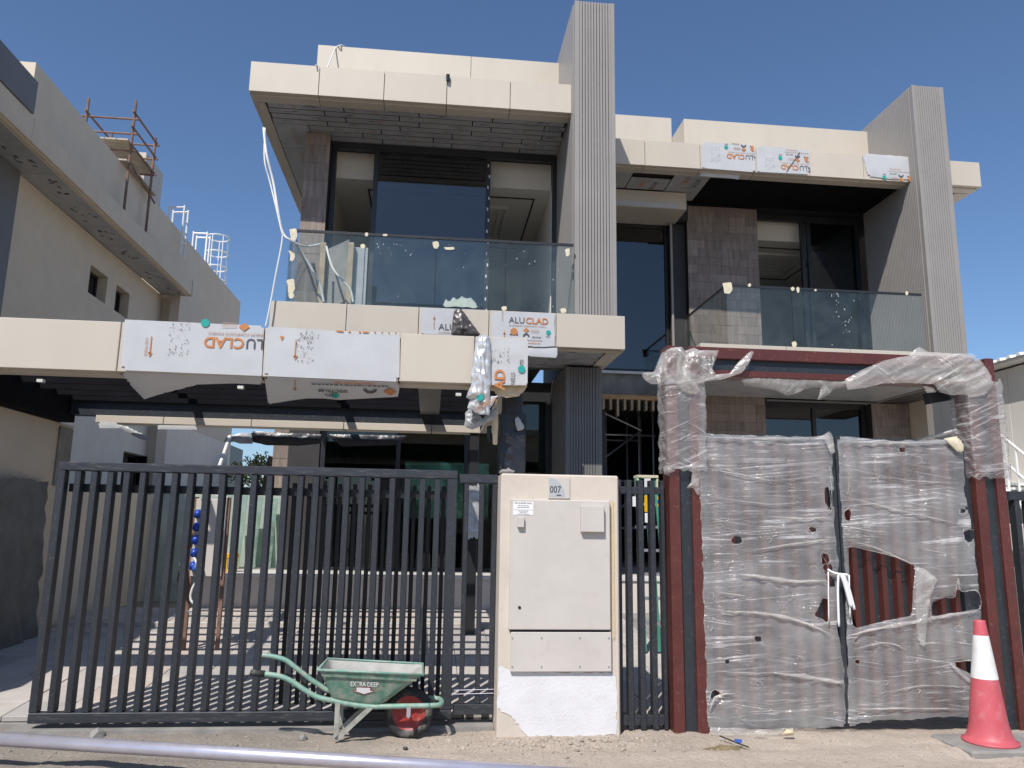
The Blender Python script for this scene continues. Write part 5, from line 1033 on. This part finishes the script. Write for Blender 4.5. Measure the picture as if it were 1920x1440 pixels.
for h in wo_:
    o = MB().box(-7.72, -7.66, h[0]+0.002, h[1]-0.002, h[2]+0.002, h[2]+0.06).box(-7.72, -7.66, h[0]+0.002, h[1]-0.002, h[3]-0.06, h[3]-0.002).box(-7.72, -7.66, h[0]+0.002, h[0]+0.06, h[2]+0.06, h[3]-0.06).box(-7.72, -7.66, h[1]-0.06, h[1]-0.002, h[2]+0.06, h[3]-0.06).build('window', 'dark_frame', N)
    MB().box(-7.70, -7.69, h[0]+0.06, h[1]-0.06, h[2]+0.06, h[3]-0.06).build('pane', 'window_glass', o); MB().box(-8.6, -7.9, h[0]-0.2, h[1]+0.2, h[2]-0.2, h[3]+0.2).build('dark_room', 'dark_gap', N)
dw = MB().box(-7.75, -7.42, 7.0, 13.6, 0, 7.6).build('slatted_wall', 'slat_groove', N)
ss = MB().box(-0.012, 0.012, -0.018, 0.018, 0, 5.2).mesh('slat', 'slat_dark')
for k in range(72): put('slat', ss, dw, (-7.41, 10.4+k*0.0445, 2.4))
for k in range(12):
    y0 = 6.2+k*1.235; y1 = min(y0+1.235, 21.0)
    if y1-y0 < 0.1: continue
    MB().cbox(-6.70, -6.65, y0+GAP, y1-GAP, 7.62, 8.05, 0.004).box(-6.80, -6.70, y0+GAP, y1-GAP, 7.60, 7.63).build('fascia_panel', 'cream_render', N)
    MB().box(-7.448, -6.81, y0+GAP, y1-GAP, 7.615, 7.64).build('soffit_panel', 'grey_film', N)
    o = N.children[-1] if N.children else None
    m = MB(); r = random.Random(k)
    for j in range(7): yy = y0+r.uniform(0.2, 0.95); xx = -7.3+r.uniform(0, 0.35); m.box(xx, xx+r.uniform(0.02, 0.09), yy, yy+r.uniform(0.03, 0.12), 7.611, 7.613)
    m.build('print', 'print_grey', N)
MB().box(-6.80, -6.65, 20.96, 21.0, 7.6, 8.04).box(-7.45, -6.8, 20.97, 21.0, 7.6, 8.04).build('end_panel', 'cream_panel', N)
MB().box(-7.44, -6.71, 6.2, 20.96, 7.66, 8.03).build('roof_slab', 'concrete_dark', N); MB().box(-12, -6.66, 6.2, 20.95, 8.032, 8.048).build('roof_deck', 'concrete', N)
MB().box(-7.2, -6.95, 12.75, 27.3, 8.05, 9.25).build('parapet', 'cream_render', N); MB().box(-12.5, -7.2, 12.75, 13.0, 8.05, 9.25).build('parapet', 'cream_panel', N)
MB().box(-12, -7.2, 21.2, 27.3, 0, 9.2).box(-7.2, -6.95, 21.02, 27.3, 4.2, 8.05).build('rear_block', 'cream_render', N); MB().box(-7.2, -6.951, 21.02, 27.3, 0, 4.198).build('rear_block_base', 'cream_bounce', N)  # block split low down only to carry the painted bounce light
a, b, c = Xp(72, 155, -6.62), Xp(66, 215, -6.62), Xp(0, 80, -6.62); MB().box(-6.86, -6.62, 6.2, a.y, 8.056, a.z).build('dark_fin', 'slat_dark', N)
MB().box(-8.6, -7.46, 29.5, 31.5, 0, 4.4).build('dark_extension', 'dark_frame', N)
# scaffold on the neighbouring roof
SC = thing('roof_scaffold', 'rusty tube scaffold with plank decks on the neighbouring roof', 'scaffold', (-7.3, 17, 8.05))
xa, xb = -7.80, -6.80; ya, yb = 16.5, 17.8
for x, y, z0, z1 in ((xa, ya, 8.06, 10.72), (xb, ya, 8.06, 10.75), (xa, yb, 8.06, 10.6), (xb, yb, 8.06, 10.55)): MB().tube([(x, y, z0), (x, y, z1)], 0.03, 8).build('standard', 'rust_tube', SC)
for z in (9.55, 9.95, 10.3):
    MB().tube([(xa-0.1, ya, z), (xb+0.1, ya, z)], 0.024, 8).build('ledger', 'rust_tube', SC); MB().tube([(xa-0.1, yb, z+0.05), (xb+0.1, yb, z+0.05)], 0.024, 8).build('ledger', 'rust_tube', SC)
    MB().tube([(xb, ya-0.1, z+0.15), (xb, yb+0.15, z+0.15)], 0.024, 8).build('transom', 'rust_tube', SC); MB().tube([(xa, ya-0.1, z+0.1), (xa, yb+0.1, z+0.1)], 0.024, 8).build('transom', 'rust_tube', SC)
MB().tube([(xb, ya, 9.3), (xb, yb+0.35, 9.05)], 0.022, 8).build('brace', 'rust_tube', SC)
for k in range(4):
    MB().box(xa+0.02+k*0.25, xa+0.25+k*0.25, ya-0.2, yb+0.25, 9.70, 9.735).build('deck_plank', 'plank', SC)
    if k > 1: MB().box(xa+0.02+k*0.25, xa+0.25+k*0.25, ya-0.15, yb+0.4, 9.25, 9.285).build('deck_plank', 'plank', SC)
tag(MB().cbox(-8.4, -7.2, 18.4, 19.6, 8.05, 10.45, 0.01).build('stair_head', 'cream_panel'), 'small cream block rising behind the scaffold on the neighbouring roof', 'roof block')
tag(MB().cbox(-7.6, -7.25, 17.1, 17.5, 8.05, 9.2, 0.02).build('white_drum', 'white_metal'), 'white tub standing under the scaffold decks', 'tub')
# roof ladders
LD = thing('roof_ladder', 'white hooped ladder handrails rising over the neighbouring parapet', 'ladder', (-7.3, 20.5, 8.05))
def hoop(p0, p1, top, dpt, par, nm='hoop'): 
    c = [p0+Vector((0, dpt, -1.2)), p0+Vector((0, dpt, 0))] ; MB().tube(curve([p0+Vector((0, 0, -1.3)), p0+Vector((0, 0, -0.05)), p0, p0+Vector((0.05, 0, 0.0)), p1+Vector((-0.05, 0, 0)), p1, p1+Vector((0, 0, -0.05)), p1+Vector((0, 0, -1.3))], 3), 0.025, 8).build(nm, 'white_metal', par)
hoop(Yp(318, 389, 20), Yp(346, 389, 20), 0, 0, LD); hoop(Yp(325, 398, 20.6), Yp(353, 398, 20.6), 0, 0, LD)
for z in (0.3, 0.6, 0.9): w = Yp(345, 390, 20); u_ = Yp(352, 399, 20.6); MB().tube([w-Vector((0, 0, z)), u_-Vector((0, 0, z))], 0.02, 6).build('rung', 'white_metal', LD)
CL = thing('caged_ladder', 'white caged ladder standing at the rear corner of the neighbouring roof', 'ladder', (-7.0, 25, 8.0))
hoop(Yp(363, 437, 23.5), Yp(389, 438, 23.5), 0, 0, CL); hoop(Yp(369, 445, 24.1), Yp(394, 446, 24.1), 0, 0, CL)
c = Yp(409, 446, 25.2); rr = 0.36
for k, z in enumerate((0.0, 0.55, 1.05, 1.5)): MB().tube([c+Vector((rr*math.cos(t*0.3142-0.2), rr*math.sin(t*0.3142-0.2), -z)) for t in range(21)], 0.022, 6).build('cage_ring', 'white_metal', CL)
for t in range(0, 20, 3): MB().tube([c+Vector((rr*math.cos(t*0.3142-0.2), rr*math.sin(t*0.3142-0.2), 0.0)), c+Vector((rr*math.cos(t*0.3142-0.2), rr*math.sin(t*0.3142-0.2), -1.6))], 0.018, 6).build('cage_bar', 'white_metal', CL)
# ------------------------------------------------------------------ things in the driveway and on the terrace
D = thing('power_board', 'temporary power board with a row of blue sockets on a frame in the driveway', 'power board', (-2.5, 9.0, 0.2))
Yd = 9.0; z0 = ramp_z(Yd)
a, b = Yp(372, 935, Yd), Yp(408, 1090, Yd); MB().cbox(a.x-0.02, b.x+0.03, Yd, Yd+0.12, b.z+0.05, a.z, 0.006).build('board', 'cabinet_paint', D)
MB().box(b.x-0.05, b.x+0.025, Yd-0.003, Yd-0.001, a.z-0.75, a.z-0.1).build('label', 'print_white', D)
for k, s in enumerate('BWSF'): text(s, 'print_grey', D, (b.x-0.03, Yd-0.005, a.z-0.20-k*0.09), 0.05, bold=0.02)
for k in range(5): p = Vector((a.x+0.02, Yd-0.03, a.z-0.16-k*0.14)); MB().tube([p+Vector((0, 0.03, 0)), p, p+Vector((0, -0.04, -0.03))], [0.045, 0.045, 0.036], 10).build('socket', 'blue_plastic', D, True)
p = Yp(364, 1062, Yd-0.05); MB().tube([p, p+Vector((0.06, 0, -0.03))], 0.045, 10).build('plug', 'print_blue', D, True)
for x in (a.x-0.03, b.x+0.04): MB().cbox(x-0.02, x+0.02, Yd+0.03, Yd+0.07, z0-0.01, a.z+0.02, 0.003).build('leg', 'rust_tube', D)
MB().bar((b.x+0.03, Yd+0.02, a.z+0.02), Yp(402, 925, Yd), 0.03, 0.03).build('prop', 'cable_white', D); MB().tube([Yp(431, 818, 9.1), Yp(410, 878, 8.6)], 0.02, 8).build('leaning_pole', 'cable_white', D)
MB().tube(curve([Yp(364, 1045, Yd-0.04), Yp(374, 1075, Yd-0.1), Yp(360, 1105, Yd-0.1), Yp(358, 1125, Yd-0.1), Yp(370, 1140, Yd-0.12), Yp(350, 1148, Yd-0.2)]), 0.014, 6).build('cable', 'cable_white', D, True)
m = MB()
for k in range(6): m.tube(curve([Yp(345, 1020+k*6, Yd), Yp(338-k, 1060+k*6, Yd-0.1), Yp(342, 1110, Yd-0.12), Yp(332+k*2, 1150, Yd-0.15)]), 0.008, 5)
m.build('cable_bundle', 'cable_dark', D, True)
Yw = Yp(340, 1080, Yd); m = MB()
for k in range(7): w = Yp(342, 1058+k*10, Yd-0.14); m.cbox(w.x-0.03, w.x+0.03, w.y-0.02, w.y+0.02, w.z-0.02, w.z+0.02, 0.005)
m.build('connector_strip', 'cable_white', D)
for k in range(5):
    w0, w1 = Yp(402+k*29, 1050, 12.75+0.1*k), Yp(402+k*29+27, 925+k*3, 12.75+0.1*k)
    tag(MB().prism([(w0.x, w0.y, 0.88), (w1.x, w0.y, 0.88), (w1.x, w0.y+0.25, w1.z), (w0.x, w0.y+0.25, w1.z)], (0, 0.016, 0)).build('glass_sheet', 'green_glass'), 'greenish glass sheet leaning in a row at the end of the terrace', 'glass sheet', 'glass sheets at the end of the terrace')
tag(MB().cbox(-4.5, -2.2, 13.5, 13.7, 0.0, 2.05, 0.01).build('rear_wall', 'green_panel'), 'greenish panelled garden wall behind the leaning glass sheets', 'wall')
Yy = 11.85; TR = thing('trestle', 'small yellow trestle on the terrace edge', 'trestle', (-2.75, Yy, 0.88))
a, b = Yp(422, 1038, Yy), Yp(439, 1068, Yy); MB().cbox(a.x, b.x, Yy, Yy+0.25, a.z-0.07, a.z, 0.008).build('top', 'yellow_paint', TR)
for x in (a.x+0.01, b.x-0.04):
    for y in (Yy+0.01, Yy+0.2): MB().box(x, x+0.03, y, y+0.03, 0.88, a.z-0.071).build('leg', 'yellow_paint', TR)
tag(MB().tube([Yp(622, 888, 12.3), Yp(612, 1060, 12.3)], 0.018, 8).build('upright_conduit', 'cable_white'), 'thin white conduit standing upright before the ground floor glass', 'conduit')
# fibreglass step ladder behind the bar panel
SL = thing('step_ladder', 'green step ladder with yellow and blue warning stickers behind the bar panel', 'ladder', (2.35, 9.3, 0.25))
Yl = 9.2; x0, x1 = Yp(1194, 900, Yl).x, Yp(1233, 900, Yl).x; zt = Yp(1210, 891, Yl).z; zb = ramp_z(Yl)
pm('ladder_green', (0.05, 0.22, 0.16), 0.5); xm = (x0+x1)/2
MB().box(x0, x1, Yl-0.03, Yl+0.15, zt-0.03, zt).box(x0, x0+0.02, Yl-0.02, Yl+0.1, zt-0.35, zt-0.03).box(x1-0.02, x1, Yl-0.02, Yl+0.1, zt-0.35, zt-0.03).build('top_cap', 'tape_scrap', SL)
for s in (-1, 0, 1): MB().prism([(xm+s*0.11-0.035, Yl, zt-0.03), (xm+s*0.11+0.035, Yl, zt-0.03), (xm+s*0.17+0.035, Yl-0.35, zb), (xm+s*0.17-0.035, Yl-0.35, zb)], (0, 0.03, 0)).build('rail', 'ladder_green', SL)
for k in range(6): z = zb+0.28+k*0.27; MB().box(xm-0.16, xm+0.16, Yl-0.3+k*0.05, Yl-0.2+k*0.05, z, z+0.03).build('step', 'galvanised', SL)
for (px, y0_, y1_, mt, xo) in ((1212, 897, 918, 'cable_white', 0), (1212, 929, 960, 'yellow_paint', 0), (1190, 931, 950, 'print_white', 0), (1236, 931, 950, 'yellow_paint', 0), (1236, 937, 944, 'print_blue', -0.004), (1213, 962, 980, 'print_white', 0)):
    a, b = Yp(px-6, y0_, Yl-0.1), Yp(px+6, y1_, Yl-0.1); MB().box(a.x, b.x, a.y-0.05+xo, a.y-0.046+xo, b.z, a.z).build('sticker', mt, SL)
# ------------------------------------------------------------------ beyond the fence on the right
CB = thing('site_cabin', 'pale panelled site cabin with a ribbed roof beyond the villa', 'cabin', (12.5, 14, 0.2))
ze = 4.85
for k in range(7): MB().cbox(11.0, 11.1, 10.6+k*1.0+GAP, 11.6+k*1.0-GAP, 0.3, ze-0.1, 0.006).build('wall_panel', 'cabin_panel', CB)
MB().box(11.11, 15, 10.6, 17.6, 0.3, ze-0.12).build('cabin_body', 'cabin_panel', CB)
MB().box(10.72, 15.2, 10.3, 17.7, ze-0.06, ze-0.01).build('eaves_board', 'cabin_panel', CB)
rs = MB().prism([(10.7, -0.06, ze), (10.7, -0.03, ze+0.06), (10.7, 0.03, ze+0.06), (10.7, 0.06, ze)], (4.5, 0, 0.5)).mesh('roof_rib', 'white_metal')
for k in range(30): put('roof_rib', rs, CB, (0, 10.4+k*0.25, 0))
MB().prism([(10.7, 10.3, ze-0.005), (15.2, 10.3, ze+0.5), (15.2, 10.3, ze+0.48), (10.7, 10.3, ze-0.008)], (0, 7.4, 0)).build('roof_sheet', 'roof_sheet', CB)
MB().tube([(10.96, 14.2, 0.3), (10.96, 14.2, ze-0.1)], 0.05, 8).build('downpipe', 'cabin_panel', CB)
ST = thing('steel_stair', 'white steel staircase with pipe handrails in front of the site cabin', 'staircase', (10.3, 12.5, 0.2))
X_ = 9.9
A_, B_ = Xp(1872, 905, X_), Xp(1960, 985, X_); dS = (B_-A_)
for x in (X_, X_+0.85):
    o = Vector((x-X_, 0, 0)); MB().bar(A_+o, B_+o, 0.16, 0.04).build('stringer', 'white_metal', ST)
    for hgt in (0.5, 0.95): MB().tube([A_+o+Vector((0, 0, hgt)), B_+o+Vector((0, 0, hgt))], 0.024, 8).build('handrail', 'white_metal', ST)
    for k in range(5): p = A_+o+dS*(k/4); MB().tube([p, p+Vector((0, 0, 0.95))], 0.022, 8).build('baluster', 'white_metal', ST)
for k in range(9): p = A_+dS*((k+0.5)/9); MB().box(X_+0.02, X_+0.83, p.y-0.14, p.y+0.14, p.z-0.01, p.z+0.03).build('tread', 'white_metal', ST)
MB().box(X_, X_+1.1, A_.y+0.02, A_.y+2.2, A_.z-0.06, A_.z).build('landing', 'white_metal', ST)
for y in (A_.y+0.1, A_.y+1.1, A_.y+2.15): MB().tube([(X_, y, 0.25), (X_, y, A_.z+1.0)], 0.03, 8).build('landing_post', 'white_metal', ST)
for z in (0.5, 1.0): MB().tube([(X_, A_.y+0.1, A_.z+z), (X_, A_.y+2.15, A_.z+z)], 0.024, 8).build('landing_rail', 'white_metal', ST)
for x in (X_, X_+0.85): MB().tube([(x, B_.y, 0.2), (x, B_.y, B_.z)], 0.03, 8).build('foot_post', 'white_metal', ST)
w = Yp(1706, 830, 13.0)
RL = thing('ramp_railing', 'white pipe railing rising beside the stone corner pier', 'railing', (9.3, 13, 0.4))
p, q, s_ = Yp(1708, 829, 12.6), Yp(1800, 805, 11.6), Yp(1784, 831, 12.0)
MB().tube([p, q], 0.025, 8).build('top_pipe', 'white_metal', RL); MB().tube([p+Vector((0, 0, 0.0)), s_], 0.025, 8).build('mid_pipe', 'white_metal', RL); MB().tube([p, Vector((p.x, p.y, 0.3))], 0.025, 8).build('post', 'white_metal', RL); MB().tube([s_, Vector((s_.x, s_.y, 0.3))], 0.025, 8).build('post', 'white_metal', RL); MB().tube([q, Vector((q.x, q.y, 0.3))], 0.025, 8).build('post', 'white_metal', RL)
K2 = thing('bar_panel', 'dark bar panel on the far side of the red portal beside the traffic cone', 'fence', (5.6, 6.5, 0))
MB().cbox(5.03, 6.4, 6.46, 6.52, 1.90, 1.98, 0.004).build('top_rail', 'fence_paint', K2); MB().cbox(5.03, 6.4, 6.46, 6.52, 0.05, 0.13, 0.004).build('bottom_rail', 'fence_paint', K2)
for k in range(11): MB().cbox(5.05+k*0.125, 5.10+k*0.125, 6.455, 6.54, 0.131, 1.899, 0.004).build('bar', 'fence_paint', K2)
tag(MB().cbox(5.02, 9.0, 6.9, 7.05, -0.05, 1.7, 0.01).build('inner_wall', 'plinth_render'), 'low dark rendered wall behind the right bar panel', 'wall')
# tree behind the plots
TT = thing('garden_tree', 'bushy yellow-green tree beyond the far end of the plot', 'tree', (-5.3, 27, 0))
tx, ty = Yp(503, 880, 27).x, 27.0
MB().tube(curve([(tx, ty, 0), (tx+0.1, ty, 1.2), (tx-0.05, ty, 2.6), (tx+0.1, ty, 3.8)]), 0.13, 8).build('trunk', 'bark', TT)
for k in range(5): a_ = k*1.3; MB().tube([(tx, ty, 1.8+k*0.3), (tx+0.9*math.cos(a_), ty+0.9*math.sin(a_), 3.0+k*0.25)], [0.06, 0.02], 6).build('limb', 'bark', TT)
mb = MB(); r = random.Random(12); cl = [(Vector((r.gauss(0, 0.75), r.gauss(0, 0.75), r.uniform(-0.9, 1.0))), r.uniform(0.3, 0.6)) for k in range(22)]
for k in range(3600):
    c_, s_ = r.choice(cl); d = Vector((r.gauss(0, 1), r.gauss(0, 1), r.gauss(0, 1))).normalized()*s_*r.random()**0.4; p = Vector((tx, ty, 2.9))+c_+d; u_ = Vector((r.gauss(0, 1), r.gauss(0, 1), r.gauss(0, 1))).normalized()*0.07; v_ = u_.orthogonal().normalized()*0.03
    mb.quad(p-u_, p+v_, p+u_, p-v_)
me = bpy.data.meshes.new('crown'); me.from_pydata([tuple(v) for v in mb.v], [], mb.f); me.materials.append(MAT['leaf']); put('crown', me, TT)
# houses across the street (seen only mirrored in the glass)
for k, (x, lb) in enumerate(((-14, 'plain cream villa across the street facing the carport'), (3, 'plain cream villa across the street facing the meter pillar'), (19, 'plain cream villa across the street facing the site cabin'))):
    O = thing('opposite_villa', lb, 'house', (x, -24, 0), 'villas across the street')
    MB().cbox(x-6.5, x+6.5, -32, -24, 0, 4.6, 0.03).build('wall', 'cream_render', O); MB().cbox(x-5.0, x+6.0, -32, -25, 4.6, 7.4, 0.03).build('upper_wall', 'cream_render', O); MB().cbox(x-5.4, x+6.4, -32.2, -24.4, 7.4, 7.8, 0.03).build('roof', 'cream_panel', O)
    for q in ((-4, 1.2), (0.5, 1.2), (4, 1.2)): MB().box(x+q[0]-0.9, x+q[0]+0.9, -24.02, -23.97, q[1], q[1]+2.0).build('window', 'window_glass_dark', O)
LP = thing('street_lamp', 'tall double-armed street lamp across the street', 'street lamp', (4, -16, 0))
MB().tube([(4, -16, 0), (4, -16, 8)], [0.09, 0.05], 8).build('post', 'galvanised', LP)
for s in (-1, 1): MB().tube([(4, -16, 7.9), (4+s*1.2, -16, 8.2)], 0.035, 6).build('arm', 'galvanised', LP); MB().box(4+s*1.2-0.3, 4+s*1.2+0.3, -16.1, -15.9, 8.16, 8.24).build('lamp_head', 'dark_frame', LP)
# many tiny marks of one print or splash belong together
for o in bpy.data.objects:
    if o.type == 'MESH' and o.parent and o.name.split('.')[0] in ('print', 'plaster_splash', 'cable_bundle', 'connector_strip'): o['kind'] = 'stuff'
